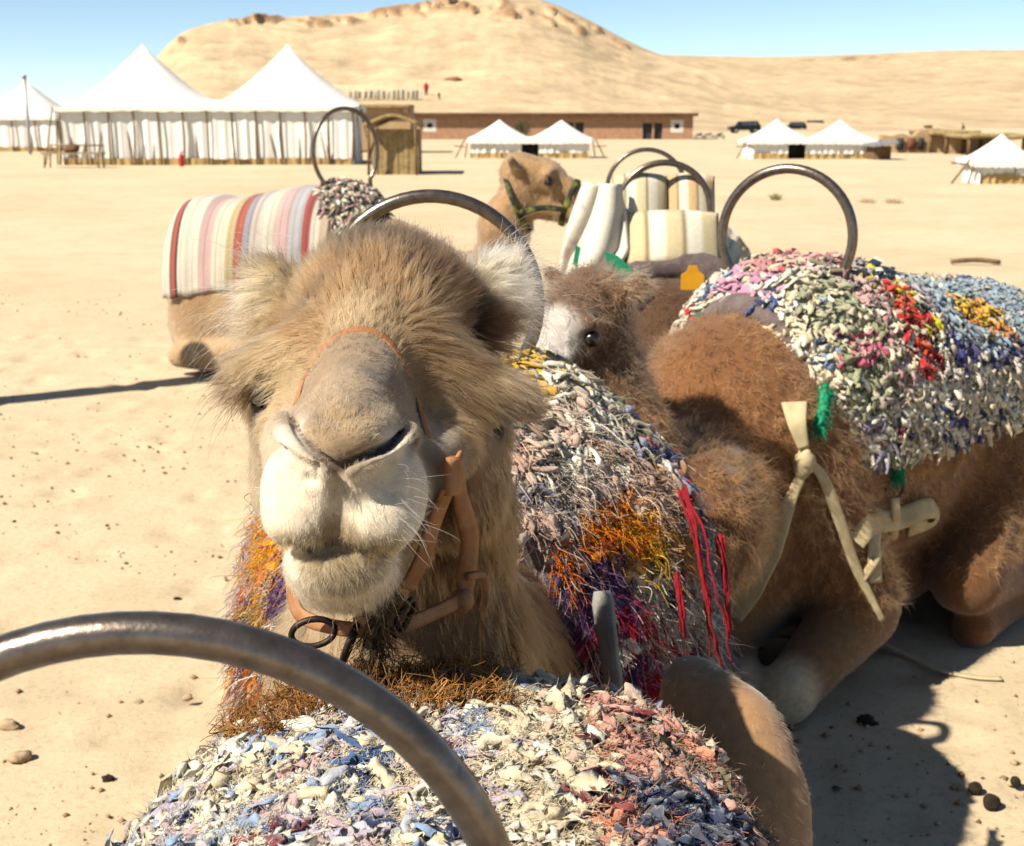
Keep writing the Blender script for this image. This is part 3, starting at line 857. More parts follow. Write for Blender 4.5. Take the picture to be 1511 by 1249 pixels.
# dark vehicles and bikes
M_BLACK = mat_noise('black_paint', (.015, .015, .017), (.03, .03, .033), 3, .35, 0)
M_GLASS = mat_noise('car_glass', (.08, .10, .12), (.16, .2, .24), 1, .1, 0)
def car(u, v, wpx, label, rz=0.0, body=M_BLACK):
    b = PG(u, v); L = wpx * b[1] / 1900 * 1.03; s = L / 4.6
    r = empty('off_road_car', b, label, 'car', 'vehicles parked behind the tents', rz)
    def add(name, V, F, mat, par=r, smooth=False): return link(name, npmesh(name, np.array(V) * s, F, None, smooth), mat, par)
    prof = [(-2.25, .45), (-2.3, .95), (-1.2, 1.08), (-.75, 1.72), (1.75, 1.76), (2.2, 1.1), (2.28, .45)]
    n = len(prof); V = [(x, -.88 + (.12 if z > 1.3 else 0), z) for x, z in prof] + [(x, .88 - (.12 if z > 1.3 else 0), z) for x, z in prof]
    F = [tuple(range(n)), tuple(range(2 * n - 1, n - 1, -1))] + [(i + n, (i + 1) % n + n, (i + 1) % n, i) for i in range(n)]
    add('body', V, F, body)
    for x0, x1 in ((-.62, .2), (.28, 1.0), (1.08, 1.66)):
        V, F = box(((x0 + x1) / 2, -.80, 1.38), (x1 - x0, .06, .42), rx=-.2); add('window', V, F, M_GLASS)
    for x in (-1.45, 1.42):
        for y in (-.82, .82):
            V, F = tube([(x, y - .12, .38), (x, y + .12, .38)], .38, 14); w_ = add('wheel', V, F, M_DARK)
            V, F = tube([(x, y - .14, .38), (x, y + .14, .38)], .2, 10); add('rim', V, F, M_GALV, w_)
car(1098, 197, 44, 'black off-road car parked left of the two-peaked tent', .1)
car(1172, 194, 34, 'dark off-road car showing above the left dip of the two-peaked tent roof', -.2)
car(1198, 192, 34, 'dark off-road car showing above the tent roof beside its right peak', .15, mat_noise('navy_paint', (.02, .025, .05), (.03, .04, .07), 2, .35, 0))
def bike(u, v, wpx, label, rz):
    b = PG(u, v); s = wpx * b[1] / 1900 * 1.03 / 2.0
    r = empty('motorbike', b, label, 'motorbike', 'motorbikes beside the brick building', rz)
    def add(name, V, F, mat): return link(name, npmesh(name, np.array(V) * s, F, None, True), mat, r)
    for x in (-.68, .68):
        V, F = tube(ring_path((x, 0, .31), .27, (1, 0, 0), (0, 0, 1), 1, 18), .06, 6, False); add('wheel', V, F, M_DARK)
    V, F = tube([(-.68, 0, .31), (-.3, 0, .7), (.35, 0, .8), (.68, 0, .31)], .06, 6); add('frame', V, F, M_BLACK)
    V, F = blob((-.02, 0, .5), (.26, .14, .2), 2, .3); add('engine', V, F, M_GALV)
    V, F = blob((.15, 0, .86), (.28, .14, .13), 3, .2); add('tank', V, F, M_BLACK)
    V, F = blob((-.4, 0, .82), (.36, .13, .08), 4, .1); add('seat', V, F, M_DARK)
    V, F = tube([(.42, -.35, 1.05), (.46, 0, 1.0), (.42, .35, 1.05)], .025, 6); add('handlebar', V, F, M_DARK)
for u, rz, lab in ((1032, .3, 'dark motorbike next to the end wall of the brick building'), (1046, -.2, 'dark motorbike second from the brick building end wall'), (1062, .5, 'dark motorbike third from the brick building end wall')):
    bike(u, 206, 18, lab, rz)

# crate shed at the tent's right end
cb = PG(1302, 236); m_ = cb[1] / 1900 * 1.03
sh = empty('plank_shed', cb, 'small dark plank shed with a sloping awning at the end of the two-peaked tent', 'shed')
for i in range(5):
    V, F = box(cb + ((-8 + 4 * i) * m_, .02 * (i % 2), 9 * m_), (3.9 * m_, .1, 18 * m_)); obj('plank', V, F, M_POLE, sh, None, False)
for sx in (-10, 10):
    V, F = box(cb + (sx * m_, .7, 9 * m_), (.1, 1.4, 18 * m_)); obj('side', V, F, M_POLE, sh, None, False)
V, F = box(cb + (-2 * m_, .4, 22 * m_), (34 * m_, 2.0, .12), ry=-.12); obj('awning', V, F, M_GALV, sh, None, False)

# mud ruin with hung rugs and reed canopies
rb = PG(1345, 228); Yr = rb[1]; m_ = Yr / 1900 * 1.03
def ruin(u0, u1, v0, v1, label, seed):
    Yq = groundY(v1); n = 30; us = np.linspace(u0, u1, n)
    top = [P(u, v0 + 6 * (vnoise(np.array([[u * .07, seed, 0.]]), 1.0, seed)[0] - .5) * 2, Yq)[2] for u in us]; xs = [P(u, v1, Yq)[0] for u in us]
    V = np.array([(x, Yq, -.1) for x in xs] + [(x, Yq, t) for x, t in zip(xs, top)] + [(x, Yq + .6, t) for x, t in zip(xs, top)] + [(x, Yq + .6, -.1) for x in xs])
    F = [(k * n + i, k * n + i + 1, (k + 1) * n + i + 1, (k + 1) * n + i) for k in range(3) for i in range(n - 1)] + [(0, n, 2 * n, 3 * n), (n - 1, 4 * n - 1, 3 * n - 1, 2 * n - 1)]
    return tag(obj('mud_wall', V, F, M_MUD, None, None, False), label, 'wall')
ruin(1300, 1418, 196, 226, 'broken mud wall with dark rugs hung over it', 3)
for u0, u1, c, lab in ((1322, 1334, (.09, .09, .10), 'black rug hung on the mud wall beside the brown rug'), (1338, 1352, (.25, .10, .06), 'red-brown rug hung on the mud wall between two dark rugs'), (1354, 1364, (.05, .06, .05), 'narrow green-black rug hung on the mud wall')):
    Yq = groundY(226) - .12; a, b_ = P(u0, 222, Yq), P(u1, 204, Yq)
    V, F = box(((a[0] + b_[0]) / 2, Yq, (a[2] + b_[2]) / 2), (b_[0] - a[0], .06, b_[2] - a[2])); tag(obj('hung_rug', V, F, mat_noise('rug_' + str(u0), tuple(x * .7 for x in c), c, 6)), lab, 'rug', 'rugs on the mud wall')
def canopy(u0, u1, v0, v1, label):
    Yq = groundY(v1); a, b_ = P(u0, v1, Yq), P(u1, v1, Yq); zt = P(755, v0, Yq)[2]; w = b_[0] - a[0]
    r = empty('reed_canopy', ((a[0] + b_[0]) / 2, Yq, 0), label, 'canopy', 'reed canopies behind the tents')
    xs = np.linspace(a[0], b_[0], 18); ys = np.linspace(Yq - .5, Yq + 3.5, 6); X, Y = np.meshgrid(xs, ys, indexing='ij')
    Z = zt + .18 * (fbm(np.stack([X, Y, X * 0], -1), .8, 6) - .5) * 2
    sheet_solid(np.stack([X, Y, Z], -1)[:, ::-1], .22, 'roof', M_THATCH, r)
    for i in range(4):
        for y in (Yq - .2, Yq + 3.2):
            x = a[0] + w * (i + .1) / 3.3; V, F = tube([(x, y, 0), (x, y, zt)], .09, 6); obj('post', V, F, M_POLE, r)
    V, F = box(((a[0] + b_[0]) / 2, Yq + 3.3, zt / 2), (w * .92, .15, zt * .96)); obj('back_screen', V, F, M_MUD, r, None, False)
canopy(1368, 1440, 193, 226, 'reed canopy with shaded mud back next to the hung rugs')
canopy(1424, 1512, 198, 230, 'longer reed canopy behind the rightmost tent')
for i, (u, v, w, h, c, lab) in enumerate([(1398, 226, 8, 6, (.12, .07, .05), 'dark brown jar under the reed canopy'), (1448, 228, 16, 8, (.62, .60, .54), 'white bundle under the longer reed canopy'), (1468, 229, 12, 6, (.5, .48, .44), 'pale sack under the longer reed canopy'), (1372, 190, 12, 5, (.2, .11, .07), 'dark brown heap on top of the mud wall')]):
    b_ = P(u, v, groundY(226)); mm = b_[1] / 1900
    V, F = blob(b_ + (0, .3, h * mm * .45), (w * mm * .5, w * mm * .4, h * mm * .5), i, .4); tag(obj('bundle', V, F, mat_noise('bundle_' + str(i), tuple(x * .8 for x in c), c, 3)), lab, 'bundle')

# ------------------------------------------------------------------ small things on the sand
M_STONE = mat_noise('pale_stone', (.42, .31, .20), (.58, .46, .32), 30, .9, .6, 60, .01)
M_DUNG = mat_noise('dry_dung', (.025, .018, .012), (.07, .05, .03), 40, .95, .8, 90, .01)
def gz(x, y): return float(ground_h(np.array([x]), np.array([y]))[0])
for i, (u, v, r, lab) in enumerate([(15, 1066, .020, 'pale round stone with a dark underside left of the steel handle base'), (27, 1116, .022, 'flat pale stone below the round one left of the rag rug'), (160, 1148, .012, 'small dark brown stone beside the rag rug'), (262, 883, .010, 'small dark pebble above the steel handle'), (277, 1028, .012, 'brown pebble near the hanging yellow yarn'), (205, 1033, .010, 'small white pebble left of the brown pebble'), (1278, 1070, .02, 'lump of dry dung in the sun before the pale knee'), (1300, 700, .0, '')]):
    if r == 0: continue
    p = PG(u, v); V, F = blob((p[0], p[1], gz(p[0], p[1]) + r * .3), (r * 1.35, r, r * .8), i, .5, 9, 13, 2.2)
    tag(obj('stone', V, F, M_STONE if 'dark' not in lab[:14] and 'dung' not in lab else M_DUNG), lab, 'stone')
for i, (u, v, r, lab) in enumerate([(1438, 1174, .017, 'dark dung ball between the biggest and the smallest one on the shaded sand'), (1462, 1197, .021, 'biggest of three dark dung balls on the shaded sand'), (1498, 1162, .014, 'smallest of three dark dung balls on the shaded sand')]):
    p = PG(u, v); V, F = blob((p[0], p[1], gz(p[0], p[1]) + r * .8), (r, r, r), i + 20, .15, 8, 12)
    tag(obj('dung_ball', V, F, M_DUNG), lab, 'dung', 'dung balls in the shadow')
# gravel and crumbs, uncountable
def gravel():
    n = 26000; r = RNG.random(n) ** 6 * .011 + .0018
    y = 2.2 + RNG.random(n) ** 1.6 * 10; x = (RNG.random(n) - .5) * (y * 1.1 + 2)
    cl = fbm(np.stack([x, y, 0 * x], 1), 1.6, 12, 3); k = RNG.random(n) < smooth01(.38, .58, cl); x, y, r = x[k], y[k], r[k]; n = len(x)
    z = ground_h(x, y)
    o = np.array([(1, 0, 0), (0, 1, 0), (-1, 0, 0), (0, -1, 0), (0, 0, .8), (0, 0, -.6)])
    V = (np.stack([x, y, z + r * .25], 1)[:, None] + o[None] * r[:, None, None] * RNG.uniform(.6, 1.4, (n, 6, 1))).reshape(-1, 3)
    t = np.array([(0, 1, 4), (1, 2, 4), (2, 3, 4), (3, 0, 4), (1, 0, 5), (2, 1, 5), (3, 2, 5), (0, 3, 5)])
    F = (t[None] + (np.arange(n) * 6)[:, None, None]).reshape(-1, 3)
    c = np.repeat(pick([(.50, .38, .25), (.40, .28, .17), (.22, .14, .08), (.58, .48, .34), (.14, .09, .055)], n, [5, 4, 1.5, 2, .6]), 6, 0)
    tag(obj('gravel', V, F, mat_col('gravel_grit', .95, 0), None, c, False), 'scattered small stones and dry crumbs on the sand', None, None, 'stuff')
gravel()
# dry weed tufts
for i, (u, v, w, h, lab) in enumerate([(1145, 296, 12, 12, 'sparse green weed on the sand seen through the shiny hoop'), (1280, 300, 22, 8, 'dry brown weed right of the shiny hoop'), (1318, 301, 26, 9, 'pale dry weed on the far sand beside the brown one')]):
    b_ = PG(u, v); m = b_[1] / 1900; n = 60
    r = RNG.normal(0, w * m * .2, (n, 2)); rt_ = np.hstack([b_[:2] + r, np.zeros((n, 1))])
    o = strands('dry_weed', None, M_FUR, rt_, np.tile((0, 0, 1.), (n, 1)), RNG.normal(0, 1, (n, 3)), h * m, .75, np.tile((.14, .13, .05) if i == 0 else (.30, .20, .10), (n, 1)), 3, .02, 0, .006, 4, .1, .3, sink=0)
    tag(o, lab, 'weed', 'dry weeds on the sand')
# stick on the far sand, and the pole whose shadow crosses the sand
a, b_ = PG(1403, 386, .04), PG(1476, 387, .04)
V, F = tube(catmull([a, (a + b_) / 2 + (0, 0, .02), b_], 5), .028, 7, True, .2); tag(obj('stick', V, F, M_POLE), 'dark wooden stick lying on the sand behind the blue flowered rug', 'stick')

T_ = PG(338, 553); L_ = 3.6 / math.tan(SUN_EL); pb = np.array([T_[0] + SUN_DIR.x * L_, T_[1] + SUN_DIR.y * L_, 0])
V, F = tube([pb, pb + (0, 0, 1.8), pb + (0, 0, 3.55), pb + (0, 0, 3.6)], [.15, .13, .12, .06], 10); tag(obj('post', V, F, M_POLE), 'thick wooden post whose long thin shadow crosses the sand', 'post')

# ------------------------------------------------------------------ camels
M_SKIN = mat_col('short_camel_coat', .85, .35, 260, .002, .18, 60, .2)
M_EYE, _n, _l, _b = new_mat('camel_eye'); _b.inputs['Base Color'].default_value = (.012, .007, .004, 1); _b.inputs['Roughness'].default_value = .08

def frame(loc, rz):
    """camel space (x = its left when it faces -y rotated, y = tailwards, z = up) -> world"""
    c, s = math.cos(rz), math.sin(rz)
    def f(p):
        p = np.asarray(p, float)
        return np.array([loc[0] + c * p[0] - s * p[1], loc[1] + s * p[0] + c * p[1], loc[2] + p[2]])
    return f
def rowsR(rz):
    c, s = math.cos(rz), math.sin(rz)
    return [[c, s, 0], [-s, c, 0], [0, 0, 1]]
def lying_body(fd, W, rz, hump=1.12, front=True, legs=('L', 'R'), s=1.0, withers=.93, rump=.9):
    """trunk, hump, quarters and folded legs of a couched camel"""
    R = rowsR(rz)
    q = lambda *p: W(np.array(p) * s)
    fd.ell(q(0, .10, .56), np.array((.34, .78, .40)) * s, .05, R=R)           # barrel
    fd.ell(q(0, -.38, .60), np.array((.29, .36, .36)) * s, .10, R=R)          # shoulders
    fd.ell(q(0, -.46, .42), np.array((.24, .30, .36)) * s, .10, R=R)          # brisket
    fd.cone(q(0, -.30, withers - .26), q(0, -.05, withers - .2), .22 * s, .22 * s, .10)
    fd.cone(q(0, .12, hump - .34), q(0, .12, hump - .12), .26 * s, .12 * s, .12)
    fd.ell(q(0, .66, rump - .32), np.array((.29, .36, .31)) * s, .10, R=R)    # croup
    fd.ell(q(0, .74, .34), np.array((.27, .26, .34)) * s, .08, R=R)
    fd.ell(q(0, .1, .2), np.array((.25, .6, .18)) * s, .06, R=R)
    for sx in (-1, 1):
        # hind: thigh, stifle, hock, folded cannon and foot
        fd.ell(q(.25 * sx, .55, .46), np.array((.15, .33, .30)) * s, .08, R=R)
        fd.cone(q(.28 * sx, .42, .42), q(.36 * sx, .18, .22), .15 * s, .10 * s, .06)
        fd.cone(q(.36 * sx, .18, .20), q(.33 * sx, .82, .12), .095 * s, .06 * s, .03)
        fd.chain([q(.33 * sx, .84, .10), q(.36 * sx, .45, .06), q(.37 * sx, .22, .055)], [.058 * s, .045 * s, .06 * s], .02)
        if front:
            fd.cone(q(.2 * sx, -.42, .58), q(.29 * sx, -.22, .30), .16 * s, .11 * s, .06)
            fd.cone(q(.29 * sx, -.20, .26), q(.25 * sx, -.66, .12), .10 * s, .07 * s, .03)
            fd.ell(q(.25 * sx, -.68, .11), np.array((.075, .09, .09)) * s, .03, R=R)
            fd.chain([q(.25 * sx, -.66, .07), q(.30 * sx, -.3, .05), q(.31 * sx, -.16, .055)], [.06 * s, .045 * s, .062 * s], .02)
    fd.chain([q(0, .98, rump - .25), q(.02, 1.06, .45), q(.03, 1.04, .18)], [.05 * s, .035 * s, .03 * s], .04)   # tail

def guides(points, G):
    """blend the guide table G (position, comb, length, lift, colour) at points"""
    gp = np.array([g[0] for g in G]); gv = np.array([list(g[1]) + [g[2], g[3]] + list(g[4]) for g in G], float)
    sc = np.array([g[5] if len(g) > 5 else 1.0 for g in G])
    out = np.empty((len(points), gv.shape[1]))
    for a in range(0, len(points), 40000):
        d2 = ((points[a:a + 40000, None, :] - gp[None]) ** 2).sum(-1) / sc[None] ** 2
        w = 1 / (d2 + 1e-4) ** 2.5
        w /= w.sum(1, keepdims=True)
        out[a:a + 40000] = w @ gv
    return out[:, :3], out[:, 3], out[:, 4], out[:, 5:8]

# ---- the camel that looks into the lens
AX = -.145
def main_camel():
    root = empty('camel', (AX, 2.55, 0), 'tan camel with white muzzle and leather halter facing the viewer, lying', 'camel', 'camels resting on the sand')
    xs = zones((-.75, .022), (-.34, .0042), (-.25, .0028), (-.055, .0042), (.06, .022), .48)
    ys = zones((1.06, .0028), (1.235, .0042), (1.66, .022), 3.75)
    zs = zones((-.03, .022), (1.1, .0042), (1.19, .0028), (1.35, .0042), (1.53, .022), 1.56)
    fd = Field(xs, ys, zs)
    W = frame((AX, 2.55, 0), 0)
    lying_body(fd, W, 0, hump=1.15, s=.92, rump=.80)
    # neck: down from the head, forward of the chest
    fd.chain([P(572, 590, 1.58), (AX + .02, 1.63, 1.10), (AX + .01, 1.72, .86), (AX, 1.90, .74), (AX, 2.15, .70)], [.088, .108, .15, .22, .27], .06)
    # head
    fd.ell(P(566, 452, 1.545), (.100, .12, .086), .03)
    fd.ell(P(552, 500, 1.46), (.088, .085, .068), .03)
    fd.cone(P(470, 515, 1.43), P(366, 552, 1.42), .036, .022, .03)
    fd.cone(P(620, 522, 1.43), P(750, 584, 1.43), .038, .023, .03)
    fd.cone(P(532, 548, 1.385), P(506, 640, 1.19), .050, .030, .03)
    fd.cone(P(534, 625, 1.44), P(512, 705, 1.22), .092, .060, .04)
    fd.cone(P(412, 604, 1.47), P(445, 690, 1.28), .030, .034, .03)
    fd.cone(P(694, 630, 1.48), P(620, 700, 1.28), .032, .034, .03)
    fd.ell(P(468, 560, 1.44), (.055, .05, .05), .04)
    fd.ell(P(630, 575, 1.45), (.055, .05, .05), .04)
    fd.ell(P(525, 700, 1.30), (.078, .09, .07), .03)
    fd.ell(P(456, 728, 1.20), (.045, .048, .054), .03)
    fd.ell(P(560, 735, 1.20), (.046, .048, .054), .03)
    fd.ell(P(446, 764, 1.172), (.037, .034, .032), .014)
    fd.ell(P(556, 770, 1.172), (.039, .034, .032), .014)
    fd.ell(P(505, 690, 1.17), (.036, .03, .03), .02)
    fd.ell(P(502, 828, 1.20), (.055, .056, .034), .012)
    fd.ell(P(506, 842, 1.25), (.052, .06, .036), .025)
    fd.cone(P(505, 820, 1.25), P(545, 770, 1.45), .045, .080, .035)
    fd.ell(P(432, 690, 1.50), (.045, .09, .085), .05)
    fd.ell(P(688, 700, 1.51), (.050, .09, .085), .05)
    fd.ell(P(506, 728, 1.203), (.066, .046, .054), .02)
    # fine features are placed on the surface so far
    V0, F0 = fd.mesh()
    b0 = BVHTree.FromPolygons([tuple(v) for v in V0], [tuple(q) for q in F0])
    def hit(u, v, out=0.0):
        h = b0.ray_cast(Vector((0, 0, CAM_H)), Vector(ray(u, v)).normalized())
        if h[0] is None: h = b0.find_nearest(Vector(P(u, v, 1.44)))
        return np.array(h[0]) + np.array(h[1]) * out
    def line(pix, out): return catmull([hit(u, v, out) for u, v in pix], 4)
    slitR = [(592, 630), (583, 650), (562, 664), (532, 676), (502, 688)]
    slitL = [(430, 612), (440, 634), (456, 656), (476, 674), (496, 688)]
    rimR_ = [(600, 640), (590, 662), (566, 677), (536, 686), (508, 694)]
    rimL_ = [(420, 625), (424, 648), (440, 668), (464, 682), (490, 692)]
    lowR = [(604, 656), (592, 678), (566, 692), (536, 698)]
    lowL = [(414, 650), (424, 672), (448, 686), (472, 692)]
    # dorsum pad hangs over the slits
    fd.chain(line([(500, 668), (520, 655), (552, 640), (578, 618)], -.004), [.0055] * 13, .02)
    fd.chain(line([(494, 668), (478, 655), (458, 635), (446, 606)], -.004), [.0055] * 13, .02)
    for pix, r0, r1 in ((rimR_, .012, .008), (rimL_, .012, .008)): fd.chain(line(pix, .001), np.linspace(r0, r1, 17), .008)
    for pix in (slitR, slitL):
        fd.chain(line(pix, .011), np.linspace(.0038, .003, 17), .003, True); fd.chain(line(pix, .003), np.linspace(.0038, .0032, 17), .002, True); fd.chain(line(pix, -.003), np.linspace(.0036, .003, 17), .002, True)
    for pix in (lowR, lowL): fd.chain(line(pix, .007), np.linspace(.005, .003, 13), .006, True)
    cutR, cutL = [line(slitR, 0)[k] for k in (0, 5, 10, 16)], [line(slitL, 0)[k] for k in (0, 5, 10, 16)]
    # split lip, mouth line, small wrinkles above the lips
    for k_ in (0,): fd.chain(line([(499, 700), (497, 735), (494, 790)], .005), np.linspace(.0028, .0045, 9), .006, True)
    phil = line([(499, 694), (497, 725), (495, 760), (491, 803)], 0)
    fd.chain(phil, np.linspace(.002, .004, len(phil)), .010, True); fd.chain(phil + (0, .004, 0), np.linspace(.0022, .003, len(phil)), .003, True)
    mouth = line([(398, 800), (430, 813), (462, 815), (492, 806), (524, 816), (560, 818), (606, 802)], -.002)
    fd.chain(mouth, np.full(len(mouth), .0036), .005, True)
    for pix in ([(545, 712), (566, 716), (580, 726)], [(448, 708), (466, 706)], [(560, 704), (584, 706)]): fd.chain(line(pix, .0015), [.0035] * (4 * len(pix) - 3), .004, True)
    # eyes, under the brows
    eL, eR = hit(378, 586, -.014), hit(734, 614, -.014)
    for q_ in (eL, eR): fd.ell(q_ + np.array([0, -.006, 0]), (.024, .020, .017), .008, True)
    # ears
    def ear(base, tip, w):
        fd.cone(base, tip, .030, .012, .02)
        mid = (np.array(base) + np.array(tip)) / 2
        fd.ell(mid, (.030, .018, np.linalg.norm(np.array(tip) - base) * .55), .012)
    ear(P(432, 478, 1.57), P(388, 398, 1.60), .03)
    ear(P(702, 480, 1.58), P(752, 388, 1.615), .03)
    fd.noise(.004, 9, 2)
    V, F = fd.mesh()
    V = relax(V, F, 2, .4)
    N, area = vnormals(V, F)
    tan, lt = (.50, .33, .175), (.62, .47, .29)
    wht, brn, drk = (.79, .69, .54), (.36, .235, .135), (.165, .088, .042)
    cream = (.66, .56, .40)
    g = lambda u, v, Y: P(u, v, Y)
    G = [  # position, comb, length, lift, colour, reach
        (g(446, 745, 1.125), (-.3, 0, -1), .007, .35, wht), (g(562, 750, 1.125), (.3, 0, -1), .007, .35, wht), (g(400, 740, 1.17), (-.3, .8, -.3), .006, .25, wht), (g(620, 740, 1.18), (.3, .8, -.3), .006, .25, wht),
        (g(497, 740, 1.13), (0, 0, -1), .007, .4, (.42, .32, .2), .45), (g(492, 800, 1.14), (0, -.2, -1), .009, .4, (.5, .36, .17), .5),
        (g(430, 806, 1.15), (-.2, 0, -1), .010, .4, (.62, .47, .25), .5), (g(560, 812, 1.15), (.2, 0, -1), .010, .4, (.62, .47, .25), .5),
        (g(500, 840, 1.155), (0, .2, -1), .010, .35, (.52, .42, .28), .7), (g(500, 872, 1.19), (0, .3, -.9), .012, .35, (.72, .60, .43)), (g(440, 850, 1.2), (-.2, .6, -.6), .010, .3, wht),
        (g(505, 665, 1.14), (0, .3, 1), .005, .3, (.40, .29, .18), .5), (g(432, 650, 1.17), (-.4, .3, .2), .003, .2, (.72, .64, .52), .6), (g(585, 660, 1.17), (.4, .3, .2), .003, .2, (.72, .64, .52), .6),
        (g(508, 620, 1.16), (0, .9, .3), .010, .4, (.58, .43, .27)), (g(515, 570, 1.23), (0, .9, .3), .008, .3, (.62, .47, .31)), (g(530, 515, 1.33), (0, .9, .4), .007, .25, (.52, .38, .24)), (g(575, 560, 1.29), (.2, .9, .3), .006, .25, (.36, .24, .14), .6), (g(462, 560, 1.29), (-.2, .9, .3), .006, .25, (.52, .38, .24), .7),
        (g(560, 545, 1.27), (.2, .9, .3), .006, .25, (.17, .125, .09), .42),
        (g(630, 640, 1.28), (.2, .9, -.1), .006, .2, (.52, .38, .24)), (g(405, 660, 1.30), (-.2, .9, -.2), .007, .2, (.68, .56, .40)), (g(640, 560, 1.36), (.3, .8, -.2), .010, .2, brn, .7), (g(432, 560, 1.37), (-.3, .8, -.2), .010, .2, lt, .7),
        (g(530, 470, 1.40), (0, .5, .9), .018, .3, lt), (g(500, 440, 1.44), (-.2, .5, .8), .026, .35, tan), (g(590, 440, 1.44), (.25, .5, .8), .026, .35, tan),
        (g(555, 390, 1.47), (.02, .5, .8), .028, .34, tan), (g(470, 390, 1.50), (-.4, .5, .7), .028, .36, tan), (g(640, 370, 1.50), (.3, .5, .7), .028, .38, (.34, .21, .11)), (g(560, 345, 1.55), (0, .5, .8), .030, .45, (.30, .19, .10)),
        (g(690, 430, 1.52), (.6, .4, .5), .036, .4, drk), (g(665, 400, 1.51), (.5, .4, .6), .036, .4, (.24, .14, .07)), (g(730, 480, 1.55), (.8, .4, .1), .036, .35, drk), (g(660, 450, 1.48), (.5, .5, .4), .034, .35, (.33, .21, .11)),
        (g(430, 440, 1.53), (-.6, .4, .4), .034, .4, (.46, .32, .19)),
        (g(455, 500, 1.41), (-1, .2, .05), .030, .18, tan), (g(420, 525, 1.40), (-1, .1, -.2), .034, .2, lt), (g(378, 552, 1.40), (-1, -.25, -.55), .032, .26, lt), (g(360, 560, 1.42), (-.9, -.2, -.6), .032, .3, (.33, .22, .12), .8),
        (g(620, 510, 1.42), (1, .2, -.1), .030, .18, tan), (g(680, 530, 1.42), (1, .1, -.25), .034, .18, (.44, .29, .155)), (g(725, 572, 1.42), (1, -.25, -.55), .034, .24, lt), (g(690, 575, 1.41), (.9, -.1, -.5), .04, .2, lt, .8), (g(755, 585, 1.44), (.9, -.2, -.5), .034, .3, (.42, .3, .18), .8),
        (g(395, 430, 1.57), (-1, -.3, -.1), .042, .4, cream), (g(410, 395, 1.59), (-.5, -.1, .8), .024, .45, (.5, .38, .24), .8), (g(375, 470, 1.56), (-1, -.2, -.3), .045, .35, lt),
        (g(748, 430, 1.59), (.9, -.2, .15), .042, .45, (.74, .66, .52)), (g(745, 390, 1.60), (.5, -.1, .8), .026, .5, (.74, .66, .52)), (g(762, 480, 1.58), (.9, -.1, -.2), .042, .35, (.60, .48, .36)),
        (g(374, 588, 1.405), (-.5, .3, -.6), .004, .1, (.05, .03, .018), .55), (g(740, 614, 1.415), (.5, .3, -.6), .004, .1, (.05, .03, .018), .55), (g(405, 620, 1.42), (-.2, .3, -.9), .009, .15, lt), (g(390, 700, 1.44), (-.2, .3, -.9), .014, .2, (.66, .52, .35)), (g(695, 645, 1.42), (.2, .4, -.8), .010, .15, (.42, .27, .15)), (g(715, 720, 1.48), (.2, .3, -.9), .020, .25, (.46, .31, .17)),
        (g(560, 850, 1.30), (.1, .4, -.9), .022, .3, (.36, .23, .12)), (g(640, 800, 1.36), (.2, .4, -.9), .018, .25, (.38, .23, .12)), (g(420, 820, 1.36), (-.2, .4, -.9), .022, .3, lt),
        (g(600, 930, 1.52), (.05, .1, -1), .020, .18, (.42, .27, .15)), (g(480, 960, 1.53), (-.05, .1, -1), .020, .18, (.60, .45, .29)), (g(720, 800, 1.56), (.2, .2, -1), .032, .28, (.40, .25, .125)),
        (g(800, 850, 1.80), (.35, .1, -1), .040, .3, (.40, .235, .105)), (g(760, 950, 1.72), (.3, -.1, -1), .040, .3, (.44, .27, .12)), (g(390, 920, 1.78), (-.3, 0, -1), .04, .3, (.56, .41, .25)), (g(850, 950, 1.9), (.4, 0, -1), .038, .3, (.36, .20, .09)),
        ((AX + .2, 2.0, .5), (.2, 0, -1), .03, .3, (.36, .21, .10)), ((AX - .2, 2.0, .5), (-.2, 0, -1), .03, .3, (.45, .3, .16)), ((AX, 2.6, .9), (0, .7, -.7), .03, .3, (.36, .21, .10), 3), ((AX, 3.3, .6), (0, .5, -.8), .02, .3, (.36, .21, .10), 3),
    ]
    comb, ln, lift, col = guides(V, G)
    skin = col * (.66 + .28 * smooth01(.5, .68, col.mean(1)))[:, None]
    near = (V[:, 1] < 1.30) & (V[:, 2] > 1.1); pts = np.vstack([line(slitR, -.010), line(slitL, -.010), mouth + (0, .012, 0)])
    dd_ = np.full(len(V), 1.0); dd_[near] = np.min(np.linalg.norm(V[near][:, None] - pts[None], axis=2), axis=1)
    wd = smooth01(.009, .004, dd_)[:, None]; skin = skin * (1 - wd) + np.array((.16, .11, .085)) * wd
    de = np.minimum(np.linalg.norm(V - eL, axis=1), np.linalg.norm(V - eR, axis=1)); wd = smooth01(.036, .024, de)[:, None]
    skin = skin * (1 - wd) + np.array((.05, .03, .02)) * wd
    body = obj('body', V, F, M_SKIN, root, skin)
    bvh = BVHTree.FromPolygons([tuple(v) for v in V], [tuple(f) for f in F])
    for e in (eL, eR):
        b_, f_ = blob(e + np.array([0, .004, .0]), (.019, .019, .019), 0, 0, 10, 14)
        obj('eye', b_, f_, M_EYE, root)

    # fur, thickest where the coat is long
    fc = V[F].mean(1); fn = nrm(N[F].mean(1))
    _, fl, _, _ = guides(fc, G)
    head = (fc[:, 1] < 1.66) & (fc[:, 2] > 1.06)
    neck = ~head & (fc[:, 1] < 2.2)
